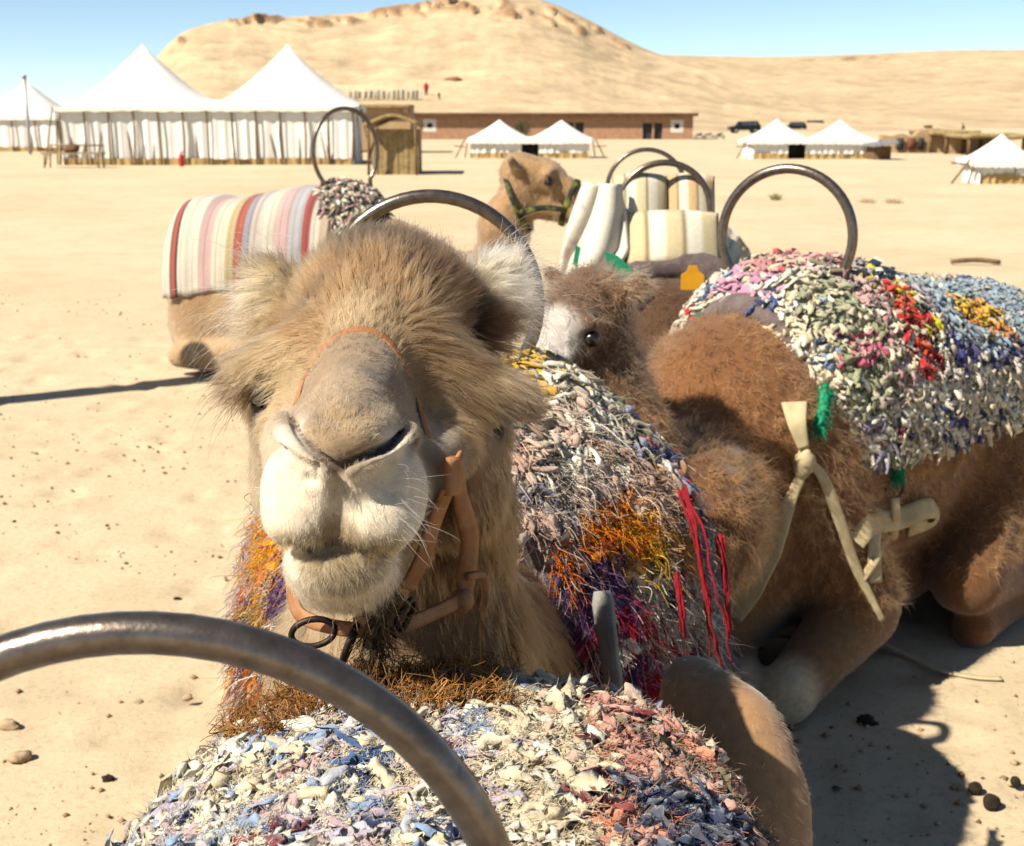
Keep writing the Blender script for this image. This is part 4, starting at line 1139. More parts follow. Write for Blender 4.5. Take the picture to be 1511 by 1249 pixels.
    def region(sel, count, per, spread, rad, clump, name, frizz=.15, droop=.1, segs=5):
        w = sel.astype(float)
        p, n = scatter(V, F, N, area, count, w)
        c, l, li, co = guides(p, G)
        noise = 1 + .5 * (vnoise(p, 30, 4) - .5)
        c = c + .35 * (np.stack([vnoise(p, 14, k) for k in (11, 12, 13)], 1) - .5)
        lum = co.mean(1, keepdims=True); co = co ** 1.25 * (.55 + .45 * smooth01(.44, .64, lum)) * (1 + 1.1 * (vnoise(p * np.array([1, .5, 1]), 34, 8) - .5))[:, None]
        keep = np.minimum(np.linalg.norm(p - (eL + (0, -.016, -.014)), axis=1), np.linalg.norm(p - (eR + (0, -.016, -.014)), axis=1)) > .030
        slit = np.vstack([line(slitR, 0), line(slitL, 0)])
        keep &= np.min(np.linalg.norm(p[:, None] - np.vstack([slit, phil])[None], axis=2), axis=1) > .0045
        p, n, c, l, noise, li, co = (a_[keep] for a_ in (p, n, c, l, noise, li, co))
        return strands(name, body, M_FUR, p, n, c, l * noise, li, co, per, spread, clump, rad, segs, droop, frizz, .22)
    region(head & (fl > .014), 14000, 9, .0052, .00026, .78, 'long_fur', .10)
    region(head & (fl <= .016), 14000, 8, .004, .0002, .35, 'short_fur', .14, 0, 4)
    region(neck, 9000, 10, .009, .00038, .8, 'neck_fur', .12, .25)
    # whiskers, lashes and stray hairs on the ears
    def stray(pts, dirs, L, rad, colr, n, jitter, name, droop=.15):
        pts = np.repeat(np.array(pts), n, 0) + RNG.normal(0, jitter, (len(pts) * n, 3))
        dirs = nrm(np.repeat(np.array(dirs, float), n, 0) + RNG.normal(0, .28, (len(dirs) * n, 3)))
        return strands(name, body, M_FUR, pts, dirs, dirs + RNG.normal(0, .3, dirs.shape), L, 1.0, np.tile(colr, (len(pts), 1)), 1, 0, 0, rad, 6, droop, .2, .2, .35)
    stray([P(600, 735, 1.16), P(590, 770, 1.15), P(585, 700, 1.17)], [(1, -.4, 0), (.8, -.4, -.5), (1, -.3, .25)], .045, .00022, (.8, .74, .6), 12, .010, 'whiskers')
    stray([P(410, 760, 1.16), P(405, 720, 1.17)], [(-1, -.4, -.2), (-1, -.3, .1)], .03, .0002, (.8, .74, .6), 8, .010, 'whiskers')
    stray([P(362, 560, 1.40), P(352, 575, 1.40)], [(-1, -.3, -.35), (-1, -.4, -.6)], .055, .00025, (.05, .03, .02), 40, .008, 'lashes')
    stray([P(735, 588, 1.415), P(755, 595, 1.42)], [(1, -.4, -.3), (.9, -.4, -.6)], .05, .00025, (.05, .03, .02), 40, .008, 'lashes')
    stray([P(380, 430, 1.58), P(372, 480, 1.57), P(400, 390, 1.6)], [(-1, -.2, 0), (-1, -.2, -.3), (-.8, 0, .6)], .075, .00022, (.6, .5, .34), 60, .016, 'ear_hair', .25)
    stray([P(760, 410, 1.61), P(768, 460, 1.60), P(752, 380, 1.61)], [(1, -.3, .1), (1, -.2, -.2), (.6, -.1, .8)], .065, .00022, (.62, .53, .38), 70, .016, 'ear_hair', .2)
    stray([P(505, 868, 1.19), P(545, 860, 1.21), P(460, 862, 1.21)], [(0, -.1, -1), (.2, 0, -1), (-.2, 0, -1)], .04, .0002, (.3, .2, .1), 40, .015, 'beard', 0)
    return root, body, (V, F, N, area), G, bvh, (eL, eR)
MAIN = main_camel()

# ------------------------------------------------------------------ tack
M_STEEL = mat_noise('worn_steel_tube', (.20, .165, .14), (.34, .29, .25), 60, .30, .25, 180, .0015, .85, .3, .7, .5)
M_LEATHER = mat_noise('tan_leather', (.36, .17, .075), (.52, .28, .14), 30, .7, .4, 240, .002)
M_FELT = mat_noise('grey_purple_felt', (.16, .125, .12), (.25, .20, .19), 30, .98, .8, 160, .006)
M_RAG = mat_col('cotton_rags', .95, .6, 330, .002, .14, 140, .25, .1)
M_YARN = mat_yarn('wool_yarn')
M_WEAVE = mat_col('woven_blanket', .95, .6, 420, .003, .12, 120, .2, .1)
M_WEB = mat_noise('cream_webbing', (.52, .43, .26), (.64, .55, .36), 25, .9, .5, 500, .001)
M_IRON = mat_noise('dark_iron', (.06, .045, .04), (.12, .09, .075), 60, .5, .3, 200, .001, .8)
M_REDCORD = mat_noise('red_wool_cord', (.30, .012, .025), (.42, .02, .04), 60, .95, .9, 300, .003)
M_GREEN = mat_noise('green_cord', (.01, .28, .14), (.03, .40, .22), 60, .8, .8, 300, .003)

def hoop_path(c, r, rz, ry_=1.0, lean=0.0, arc=(-42, 222), n=44):
    a = np.radians(np.linspace(arc[0], arc[1], n))
    V = np.stack([np.cos(a) * r, 0 * a, np.sin(a) * r * ry_], 1)
    V = np.vstack([[V[0] + (.012, 0, -.14)], [V[0] + (.004, 0, -.05)], V, [V[-1] + (-.004, 0, -.05)], [V[-1] + (-.012, 0, -.14)]])
    V = rot(V, rx=lean, rz=rz)
    return V + np.array(c)
def saddle(c, r, rz, label, ry_=1.0, lean=0.0, tr=.013, second=None, arc=(-42, 222)):
    p = hoop_path(c, r, rz, ry_, lean, arc)
    root = empty('camel_saddle', (c[0], c[1], p[:, 2].min()), label, 'saddle')
    V, F = tube(p, tr, 14)
    obj('handle', V, F, M_STEEL, root)
    if second is not None:
        V, F = tube(hoop_path(*second), tr * .8, 12)
        obj('handle', V, F, M_STEEL, root)
    # the frame's two side bars, lashed under the rug
    b0 = p[:, 2].min()
    for e in (p[0], p[-1]):
        d = rot(np.array([0, 1., 0]), rz=rz)
        V, F = tube([e - d * .1, e + d * .35], .016, 8)
        obj('side_bar', V, F, M_STEEL, root)
    return root

def arch_grid(W, prof, nu=40, nt=60, p=.85, q=.72, tmax=1.0):
    """cloth hung over a back. prof rows: local y, half width, top z, bottom z, skew x"""
    prof = np.array(prof, float)
    ys = np.linspace(prof[0, 0], prof[-1, 0], nu)
    t = np.linspace(-tmax, tmax, nt)
    G = np.zeros((nu, nt, 3))
    for i, y in enumerate(ys):
        a, zt, zb, sk = [np.interp(y, prof[:, 0], prof[:, k]) for k in (1, 2, 3, 4)]
        ang = t * math.pi / 2
        x = sk + a * np.sign(ang) * np.abs(np.sin(ang)) ** p
        z = zb + (zt - zb) * np.abs(np.cos(ang)) ** q
        for j in range(nt): G[i, j] = W((x[j], y, z[j]))
    # smooth along the back
    for _ in range(6): G[1:-1] = G[1:-1] * .5 + (G[2:] + G[:-2]) * .25
    return G
def on_grid(G, count, weight=None):
    nu, nt = G.shape[:2]
    V = G.reshape(-1, 3); F = grid_faces(nu, nt)
    N, area = vnormals(V, F)
    Vn = N.reshape(nu, nt, 3)
    w = area if weight is None else area * weight
    f = RNG.choice(len(F), size=count, p=w / w.sum())
    fu, ft = RNG.random(count), RNG.random(count)
    i, j = f // (nt - 1), f % (nt - 1)
    def bil(A):
        a = A[i, j] * (1 - fu)[:, None] + A[i + 1, j] * fu[:, None]; b = A[i, j + 1] * (1 - fu)[:, None] + A[i + 1, j + 1] * fu[:, None]
        return a * (1 - ft)[:, None] + b * ft[:, None]
    dt = nrm(np.gradient(G, axis=1)); du = nrm(np.gradient(G, axis=0))
    return bil(G), nrm(bil(Vn)), nrm(bil(du)), nrm(bil(dt)), (i + fu) / (nu - 1), (j + ft) / (nt - 1) * 2 - 1
CREAM, WHITE = (.70, .61, .44), (.78, .73, .62)
SKYB, LILAC, PINK, CORAL = (.32, .42, .58), (.50, .44, .52), (.62, .36, .36), (.64, .31, .20)
NAVY, OLIVE, MAROON, SAGE = (.045, .065, .14), (.24, .20, .13), (.26, .07, .07), (.36, .37, .24)
YEL, ORA, RED, PURP, BRN = (.66, .42, .05), (.70, .22, .02), (.50, .03, .03), (.12, .06, .15), (.30, .155, .05)

# ---------------- rug and saddle in front of the lens
def near_rug():
    camel = empty('camel', (-.04, .35, 0), 'tan camel lying under the multicoloured rag rug, only its smooth haunch showing', 'camel', 'camels resting on the sand')
    fd = Field(np.arange(-.62, .60, .018), np.arange(-.75, 1.75, .018), np.arange(-.03, 1.12, .018))
    W = frame((-.05, .42, 0), 0)
    lying_body(fd, W, 0, hump=.98, withers=.86, rump=.94)
    for sx in (-1, 1):
        mir = np.array([1, 1, 1.]) if sx > 0 else np.array([-1, 1, 1.]); sh_ = np.array([0, 0, 0]) if sx > 0 else np.array([.10, -.12, -.10])
        fd.chain([P(1056, 1015, 1.62) * mir + sh_, P(1088, 1085, 1.60) * mir + sh_, P(1095, 1185, 1.56) * mir + sh_, P(1075, 1320, 1.48) * mir + sh_], [.030, .056, .080, .12], .05)
        fd.chain([P(1022, 1010, 1.66) * mir + sh_, P(1030, 1150, 1.62) * mir + sh_], [.045, .07], .012)
    fd.chain([(-.05, -.05, .72), (-.05, -.45, .60), (-.05, -.68, .62)], [.24, .17, .13], .08)
    V, F = fd.mesh(); V = relax(V, F, 2)
    N, area = vnormals(V, F)
    col = np.array([.42, .26, .14]) * (1 + .3 * (fbm(V, 8, 3) - .5))[:, None]
    body = obj('body', V, F, M_SKIN, camel, col)
    fc = V[F].mean(1); w = ((fc[:, 1] > .9) & (fc[:, 2] > .25)).astype(float)
    p, n = scatter(V, F, N, area, 6000, w)
    strands('short_fur', body, M_FUR, p, n, np.tile((.15, .2, -1.), (len(p), 1)), .013, .22, np.array((.42, .26, .14)) * (.6 + .8 * fbm(p, 12, 6))[:, None], 7, .007, .5, .00026, 4, 0, .15)
    # the rug: flat topped, falling at the far end and the sides
    prof = [(.20, .36, 1.03, .62, -.03), (.6, .37, 1.04, .60, -.03), (.95, .365, 1.04, .58, -.03), (1.15, .345, 1.035, .60, -.03), (1.28, .32, 1.02, .62, -.02), (1.36, .29, .985, .64, -.01), (1.41, .27, .92, .62, 0)]
    G = arch_grid(frame((-.035, 0, 0), 0), prof, 60, 90, .80, .50)
    G[..., 2] += .018 * (fbm(G.reshape(-1, 3), 9, 4, 3).reshape(G.shape[:2]) - .5)
    rug = empty('rag_rug', (-.04, .75, .6), 'shaggy blue, pink and cream rag rug with brown wool end under the nearest steel handle', 'rug', 'shaggy saddle rugs')
    def colour(p, u, t):
        c = np.tile(CREAM, (len(p), 1)).astype(float)
        nz = fbm(p, 14, 2, 3); nz2 = fbm(p, 9, 6, 3); X, Y = p[:, 0], p[:, 1]
        left = smooth01(.02, -.06, X + .12 * (nz2 - .5)) * smooth01(.55, .7, Y)
        sp = cellpick([WHITE, SKYB, LILAC, CREAM, (.60, .45, .45), (.55, .56, .60), NAVY, MAROON], p, .022, [5, 1.6, 1.3, 4, 1.2, 1.0, .35, .2], 4)
        m = RNG.random(len(p)) < left; c[m] = sp[m]
        m = (RNG.random(len(p)) < .3) & ~m; c[m] = pick([WHITE, (.60, .52, .36), (.62, .48, .38)], m.sum())
        far = smooth01(1.22, 1.28, Y + .08 * (nz - .5)) * (X > .0)
        m = (RNG.random(len(p)) < far * .6); c[m] = pick([WHITE, SKYB, CREAM, (.45, .42, .44), LILAC, PINK], m.sum(), [4, 1.2, 3, 1, 1, .5])
        # clusters
        def patch(x, y, r, pal, w=None, ed=.3):
            d = np.hypot(X - x, (Y - y)) / r + ed * (nz - .5) * 2
            m = d < 1; c[m] = pick(pal, m.sum(), w)
        patch(.10, 1.24, .035, [PINK, MAROON, CREAM]); patch(.14, 1.20, .025, [SKYB, (.10, .2, .36)])
        patch(-.13, 1.06, .02, [(.08, .15, .30)]); patch(-.06, .93, .03, [NAVY, SKYB, WHITE]); patch(-.2, 1.06, .018, [MAROON, PINK])
        patch(-.10, .86, .03, [NAVY, SKYB])
        rt = smooth01(.06, .10, X + .10 * (nz2 - .5)) * smooth01(1.32, 1.20, Y)
        m = RNG.random(len(p)) < rt; c[m] = cellpick([CORAL, (.62, .38, .29), (.60, .34, .28), OLIVE, (.55, .46, .36), MAROON], p[m], .035, [2.5, 3, 3, 1.2, .8, .5])
        band_ = (np.abs((X - .20) * .8 + (Y - 1.10) - .03) < .02 + .02 * (nz - .5)) & (X > .12)
        c[band_] = pick([OLIVE, (.2, .17, .12), (.4, .33, .25)], band_.sum())
        navy = (X > .10) & (Y < 1.08 - .35 * np.abs(X - .155) + .08 * (nz - .5)) & (X < .24 + .08 * (nz2 - .5))
        m = navy & (RNG.random(len(p)) < .9); c[m] = pick([NAVY, (.07, .09, .15), (.14, .15, .19), (.10, .10, .14)], m.sum(), [3, 3, 1, 2])
        fl = np.hypot(X - .04, Y - .865)
        m = fl < .042; c[m] = pick([YEL, (.6, .45, .12)], m.sum()); m = fl < .016; c[m] = MAROON
        return c
    Gc = G.reshape(-1, 3)
    sheet_solid(G, .02, 'backing', M_WEAVE, rug, colour(Gc, None, None) * .95)
    p, n, du, dt, u, t = on_grid(G, 13000)
    c = colour(p, u, t)
    brown = smooth01(.80, .82, u + .05 * (fbm(p, 12, 4) - .5)) * (p[:, 0] < .005 + .05 * (vnoise(p, 30, 3) - .5)) * (p[:, 0] > -.30)
    keep = RNG.random(len(p)) > brown
    rows = np.where(RNG.random(len(p)) < .5, 1, -1)[:, None]
    tufts('rag_tufts', rug, M_RAG, p[keep], n[keep], (dt * rows + du * .25)[keep], .034, .0125, .24, c[keep], 7, .24, .42, .08, .4, .27)
    # pile of smaller shreds between the rags
    p, n, du, dt, u, t = on_grid(G, 7000)
    tufts('rag_shreds', rug, M_RAG, p, n, dt + du * RNG.normal(0, 1, (len(p), 1)), .024, .010, .5, colour(p, u, t), 6, .22, .4, .10, .5, .3)
    # frayed cotton fluff over the rags
    p, n, du, dt, u, t = on_grid(G, 13000)
    strands('cotton_fray', rug, M_YARN, p + n * .006, n, dt + RNG.normal(0, .6, p.shape), .011, .4, colour(p, u, t), 7, .007, .2, .0004, 5, .1, .7, .08, .3, kind='stuff', wave=.1)
    # brown wool end
    q, n, du, dt, u, t = on_grid(G, 9000)
    k = (u > .80 + .05 * (vnoise(q, 20, 5) - .5)) & (q[:, 0] < .0 + .05 * (vnoise(q, 15, 8) - .5)) & (q[:, 0] > -.30)
    q, n, du = q[k], n[k], du[k]
    strands('brown_wool_fringe', rug, M_YARN, q, n, du + RNG.normal(0, .5, du.shape), .030, .7, pick([BRN, (.38, .21, .08), (.22, .11, .04)], len(q)), 16, .007, .4, .0009, 8, .3, .55, .2, .3, kind='stuff', wave=.18)
    # green wool ends at the left corner
    cpt = np.array([G[int(60 * .93), 12], G[int(60 * .95), 30], G[58, 50]])
    strands('green_wool_tassel', rug, M_YARN, np.repeat(cpt, 10, 0) + RNG.normal(0, .006, (30, 3)), np.tile((0, .3, .9), (30, 1)), np.tile((-.6, .3, .2), (30, 1)), .025, .6, np.tile((.02, .36, .26), (30, 1)), 10, .004, .3, .0006, 6, .3, .6, kind='stuff')
    # frayed edge on both sides
    for s_, j in ((-1, 4), (1, 85)):
        pass
    saddle((-.231, .74, 1.063), .232, .03, 'saddle with thick steel hoop handle standing on the blue and cream rag rug', arc=(-24, 204), tr=.0135)
near_rug()

# ---------------- rug and saddle on the camel that faces the lens
def main_rug():
    W = frame((AX, 2.53, 0), 0)
    prof = [(-.56, .26, 1.05, .62, 0), (-.46, .36, 1.11, .58, .0), (-.32, .45, 1.15, .52, .02), (-.16, .51, 1.165, .50, .03), (.0, .51, 1.15, .50, .03), (.15, .47, 1.07, .52, .02), (.28, .42, .94, .55, 0)]
    G = arch_grid(W, prof, 46, 80, .95, .80)
    G[..., 0] = np.where(G[..., 0] < AX, AX + (G[..., 0] - AX) * .76, G[..., 0])
    G += (.03 * (fbm(G.reshape(-1, 3), 7, 9, 3) - .5)).reshape(G.shape[0], G.shape[1], 1) * np.array([1, 0, 1])
    rug = empty('wool_rug', (AX, 2.6, .5), 'shaggy wool rug with orange, purple, yellow and red yarn on the camel facing the viewer', 'rug', 'shaggy saddle rugs')
    sheet_solid(G, .03, 'backing', M_FELT, rug)
    # felt pad rolled along the front edge
    Vt, Ft = tube(G[0] + np.array([0, .015, -.01]), .034, 10); obj('pad_roll', Vt, Ft, M_FELT, rug)
    def colour(u, t, p):
        a = np.abs(t); nz = fbm(p, 9, 3, 3)
        c = cellpick([WHITE, (.50, .46, .40), (.36, .35, .30), (.54, .46, .36), (.58, .42, .34), (.28, .28, .36), (.30, .31, .22)], p, .05, [3, 3, 2, 2, 2, 1, 2], 3)
        fr = u + .10 * (nz - .5)
        def put(m, pal, w=None, pr=.92):
            m = m & (RNG.random(len(p)) < pr); c[m] = cellpick(pal, p[m], .035, w, 9)
        put((a < .22) & (u > .18), [YEL, WHITE, (.55, .40, .10)], [3, 2, 1])
        put((a > .40) & (a < .52) & (fr < .22), [(.62, .50, .42), (.62, .44, .36)])
        put((a > .50) & (a < .62) & (fr < .20), [ORA, (.75, .34, .03), RED], [4, 3, 1])
        put((a > .60) & (a < .74) & (fr < .14), [PURP, (.22, .14, .25), WHITE], [5, 3, 1])
        put((a > .58) & (a < .70) & (fr > .13) & (fr < .26), [(.75, .38, .03), YEL, ORA], [3, 2, 2])
        put((a > .5) & (a < .78) & (fr > .26) & (fr < .42), [(.55, .38, .28), (.62, .44, .34), (.50, .26, .06)], [3, 3, 1.5])
        put((a > .74) & (fr < .3), [WHITE, PURP, RED, (.45, .06, .16)], [3, 2, 2, 1.5])
        put((t < -.74), [(.62, .40, .05), PURP, BRN, ORA, WHITE, (.16, .11, .10)], [2, 2, 2, 1, 1, 2])
        put((a > .45) & (fr > .42) & (fr < .62), [(.30, .30, .42), (.2, .22, .38), MAROON, WHITE, OLIVE, RED], [3, 2, 2, 2, 1, 1])
        put((a > .55) & (fr > .60), [WHITE, (.50, .46, .42), RED, MAROON], [3, 2, 1.4, 1])
        return c
    p, n, du, dt, u, t = on_grid(G, 1300)
    c = colour(u, t, p)
    down = dt * np.sign(t)[:, None]
    strands('yarn_bundles', rug, M_YARN, p, n, down + du * -.35 + RNG.normal(0, .22, p.shape), .040, .5, c, 64, .016, .4, .0012, 9, .9, .7, .12, .3, kind='stuff', wave=.16)
    p, n, du, dt, u, t = on_grid(G, 8500)
    tufts('yarn_knots', rug, M_RAG, p + n * .012, n, dt * np.sign(t)[:, None] - du * .3, .042, .0135, .75, colour(u, t, p), 7, .45, .6, .12, .4, .28)
    # short looped wool at the front edge
    p, n, du, dt, u, t = on_grid(G, 5200); k = (u < .34) & (np.abs(t) > .3)
    p, n, dt, u, t, du = p[k], n[k], dt[k], u[k], t[k], du[k]
    strands('wool_loops', rug, M_YARN, p, n, dt * np.sign(t)[:, None] - du * .5 + RNG.normal(0, .5, p.shape), .030, .7, colour(u, t, p), 40, .011, .35, .0012, 9, .6, .8, .10, .3, kind='stuff', wave=.12)
    # rag strips among the yarn
    p, n, du, dt, u, t = on_grid(G, 1300)
    tufts('rag_strips', rug, M_RAG, p + n * .012, n, dt * np.sign(t)[:, None] - du * .4, .06, .0085, .45, colour(u, t, p), 6, .25, .6, .15, .45)
    # tassels hanging from the lower edge
    for (u_, t_, pal, L) in [(.36, .84, [RED, (.40, .02, .06)], .24), (.42, .90, [RED], .20), (.30, .9, [(.45, .04, .12), WHITE], .14), (.22, .93, [MAROON, RED, WHITE], .16), (.50, .88, [RED, (.3, .25, .2)], .24), (.1, .96, [RED, NAVY, WHITE], .14),
                             (.56, .86, [(.35, .30, .24), RED], .26), (.2, -.93, [YEL, (.6, .5, .1), (.55, .05, .15)], .18), (.12, -.9, [(.5, .05, .12), YEL, WHITE], .2), (.3, -.9, [BRN, PURP], .15), (.38, -.92, [PURP, ORA], .14)]:
        i, j = int(u_ * 45), int((t_ + 1) / 2 * 79)
        b0 = G[i, j]; sg = np.sign(t_)
        q = np.repeat(b0[None], 22, 0) + RNG.normal(0, .012, (22, 3))
        strands('tassel', rug, M_YARN, q, np.tile((sg * .5, 0, -.4), (22, 1)), np.tile((sg * .25, -.1, -1.), (22, 1)), L, .15, pick(pal, 22), 7, .006, .3, .0014, 9, .3, .22, .1, .25, kind='stuff')
    for pix in ([(1008, 722, 2.16), (1030, 790, 2.12), (1044, 860, 2.10), (1052, 920, 2.10), (1062, 975, 2.10)], [(1062, 790, 2.16), (1068, 850, 2.14), (1072, 930, 2.14)], [(1000, 850, 2.08), (1006, 900, 2.06), (1010, 940, 2.06)]):
        pp = catmull([P(*q_) for q_ in pix], 6); pr = []
        for s_ in range(5):
            w_ = np.cumsum(RNG.normal(0, .0016, pp.shape), 0) + RNG.normal(0, .003, 3)
            pr.append(tube(pp + w_, np.linspace(.0028, .0016, len(pp)), 6, True, .4))
        V, F = joinm(pr); obj('red_cord', V, F, M_REDCORD, rug)
    # felt lined leather flap hanging in front
    fp = catmull([P(890, 872, 1.93), P(896, 930, 1.91), P(908, 1015, 1.90)], 6)
    Vb, Fb = band(fp, np.tile((-.7, -.7, .1), (len(fp), 1)), np.interp(np.linspace(0, 1, len(fp)), [0, .15, 1], [.03, .044, .034]), .010)
    obj('felt_flap', Vb, Fb, mat_noise('grey_felt_flap', (.30, .29, .27), (.42, .41, .38), 20, .95, .6, 150, .003), rug)
    saddle((AX - .008, 2.45, 1.262), .203, 0, 'saddle with round steel hoop handle behind the head of the camel facing the viewer')
main_rug()

# ---------------- halter of the camel that faces the lens
def on_head(u, v, lift=.004):
    d = Vector(ray(u, v)).normalized()
    h, n, _, _ = MAIN[4].ray_cast(Vector((0, 0, CAM_H)), d)
    return np.array(h) + np.array(n) * lift, np.array(n)
def strap(name, parent, mat, pix, w, th=.004, lift=.005, n=7):
    A = [on_head(u, v, lift) for u, v in pix]
    p = catmull([a[0] for a in A], n); q = nrm(catmull([a[1] for a in A], n))
    for _ in range(2): q[1:-1] = nrm(q[1:-1] * .5 + (q[2:] + q[:-2]) * .25)
    V, F = band(p, q, w, th)
    return obj(name, V, F, mat, parent)
def free_strap(name, parent, mat, pts, normals, w, th=.004, n=8):
    p = catmull(pts, n); q = nrm(catmull(normals, n))
    V, F = band(p, q, w, th)
    return obj(name, V, F, mat, parent)
def halter():
    c = on_head(520, 760)[0]
    h = empty('halter', (c[0], c[1] + .2, c[2] - .2), 'tan leather halter with iron rings on the camel facing the viewer', 'halter')
    strap('nose_band', h, M_LEATHER, [(436, 596), (448, 560), (470, 520), (500, 494), (535, 486), (570, 500), (598, 540), (616, 590), (630, 640), (645, 690)], .011, .0015, -.0005)
    # right cheek: keeper, two straps running down
    k, kn = on_head(652, 702, .012)
    V, F = band(catmull([k + (0, 0, .020), k, k + (0, 0, -.018)], 4), np.tile(kn, (9, 1)), .019, .009); obj('keeper', V, F, M_LEATHER, h)
    ch = lambda u, v, Y: P(u, v, Y)
    free_strap('cheek_strap', h, M_LEATHER, [k + (-.002, -.004, -.01), ch(640, 770, 1.27), ch(622, 825, 1.27), ch(600, 868, 1.27)], [(.6, -.8, .1)] * 4, .019)
    free_strap('throat_strap', h, M_LEATHER, [k + (.006, 0, .02), ch(678, 735, 1.36), ch(692, 790, 1.40), ch(688, 850, 1.41), ch(680, 892, 1.39)], [(.5, -.8, .2), (.6, -.8, .1), (.6, -.8, 0), (.5, -.8, 0), (.3, -.9, 0)], np.interp(np.linspace(0, 1, 33), [0, .3, .8, 1], [.018, .026, .026, .018]))
    free_strap('chin_strap', h, M_LEATHER, [ch(690, 880, 1.385), ch(650, 900, 1.34), ch(598, 922, 1.29), ch(545, 930, 1.27), ch(490, 925, 1.27), ch(445, 908, 1.29), ch(432, 870, 1.31), ch(425, 820, 1.33)], [(.3, -.9, .1), (.2, -.9, .1), (0, -1, .1), (0, -1, .2), (-.1, -1, .1), (-.4, -.9, .1), (-.6, -.8, 0), (-.7, -.7, 0)], .017)
    free_strap('loose_strap_end', h, M_LEATHER, [ch(688, 852, 1.40), ch(712, 850, 1.42), ch(716, 880, 1.43), ch(712, 900, 1.43)], [(.2, -1, .2)] * 4, .009)
    V, F = blob(ch(548, 922, 1.262), (.016, .014, .015), 3, .4, 8, 10); obj('knot', V, F, M_LEATHER, h)
    V, F = blob(ch(680, 886, 1.375), (.016, .013, .014), 5, .4, 8, 10); obj('knot', V, F, M_LEATHER, h)
    for (u, v, Y, r, nx, st) in [(462, 934, 1.262, .017, (1, .2, -.1), 1.3), (516, 950, 1.252, .020, (.25, .9, .3), .7), (596, 912, 1.262, .021, (.35, .9, 0), .8)]:
        V, F = tube(ring_path(ch(u, v, Y), r, nx, (.35, -.1, 1), st, 24), .0035, 8); obj('ring', V, F, M_IRON, h)
    # frayed lead knot under the chin
    rp = np.array([ch(575, 880, 1.262), ch(565, 910, 1.25), ch(552, 945, 1.245), ch(545, 975, 1.24)])
    rope = catmull(rp, 7)
    V, F = tube(rope, np.linspace(.011, .008, len(rope)), 10, True, .5); rp_o = obj('rope_end', V, F, mat_noise('dirty_rope', (.10, .075, .04), (.30, .24, .15), 90, .95, .9, 300, .004), h)
    q = np.repeat(rope, 9, 0)
    strands('rope_fray', rp_o, M_YARN, q + RNG.normal(0, .006, q.shape), RNG.normal(0, 1, q.shape) + (0, -.4, 0), np.tile((0, -.1, -1.), (len(q), 1)), .024, .4, pick([(.16, .10, .05), (.30, .19, .10), (.06, .04, .025)], len(q)), 4, .003, 0, .0006, 6, .2, .6, kind='stuff')
halter()

# ---------------- a head in its own frame: l sideways, f towards the muzzle, u up
def head_prims(fd, Mf, s=1.0):
    m = lambda l, f, u: Mf(np.array([l, f, u]) * s)
    fd.cone(m(0, -.05, .02), m(0, .06, .03), .092 * s, .080 * s, .03)
    fd.cone(m(0, .05, .025), m(0, .27, -.025), .070 * s, .046 * s, .03)
    fd.cone(m(0, .27, -.035), m(0, .33, -.058), .047 * s, .043 * s, .02)
    fd.cone(m(0, .30, -.108), m(0, .27, -.10), .030 * s, .034 * s, .012)
    fd.cone(m(0, .26, -.09), m(0, .02, -.085), .036 * s, .068 * s, .03)
    for k in (-1, 1):
        fd.cone(m(.045 * k, .08, .066), m(.088 * k, .078, .056), .026 * s, .020 * s, .02)
        fd.ell(m(.096 * k, .088, .022), np.array((.020, .020, .018)) * s, .012, True)
        fd.cone(m(.080 * k, -.06, .04), m(.135 * k, -.085, .075), .028 * s, .017 * s, .02)
        fd.cone(m(.030 * k, .338, -.028), m(.040 * k, .315, -.012), .006 * s, .007 * s, .006, True)
    fd.chain([m(.05, .335, -.092), m(0, .365, -.09), m(-.05, .335, -.092)], [.005 * s] * 3, .006, True)
def head_frame(c, yaw, pitch, roll=0.0):
    f = np.array([math.sin(yaw) * math.cos(pitch), -math.cos(yaw) * math.cos(pitch), math.sin(pitch)])
    l = np.array([math.cos(yaw), math.sin(yaw), 0]); u = np.cross(l, f) * -1
    u = u if u[2] > 0 else -u
    l, u = l * math.cos(roll) + u * math.sin(roll), u * math.cos(roll) - l * math.sin(roll)
    return lambda p: np.array(c) + l * p[0] + f * p[1] + u * p[2], f, l, u
def fur_body(body, mesh, sel, count, per, L, lift, colfn, comb, spread=.012, rad=.0005, clump=.6, frizz=.35, name='fur', droop=.1):
    V, F, N, area = mesh
    p, n = scatter(V, F, N, area, count, sel.astype(float))
    c = comb(p) + .5 * (np.stack([vnoise(p, 9, k) for k in (21, 22, 23)], 1) - .5)
    co = colfn(p) * (1 + 1.1 * (vnoise(p, 30, 9) - .5))[:, None]
    return strands(name, body, M_FUR, p, n, c, (L(p) if callable(L) else L), lift, co, per, spread, clump, rad, 4, droop, frizz)

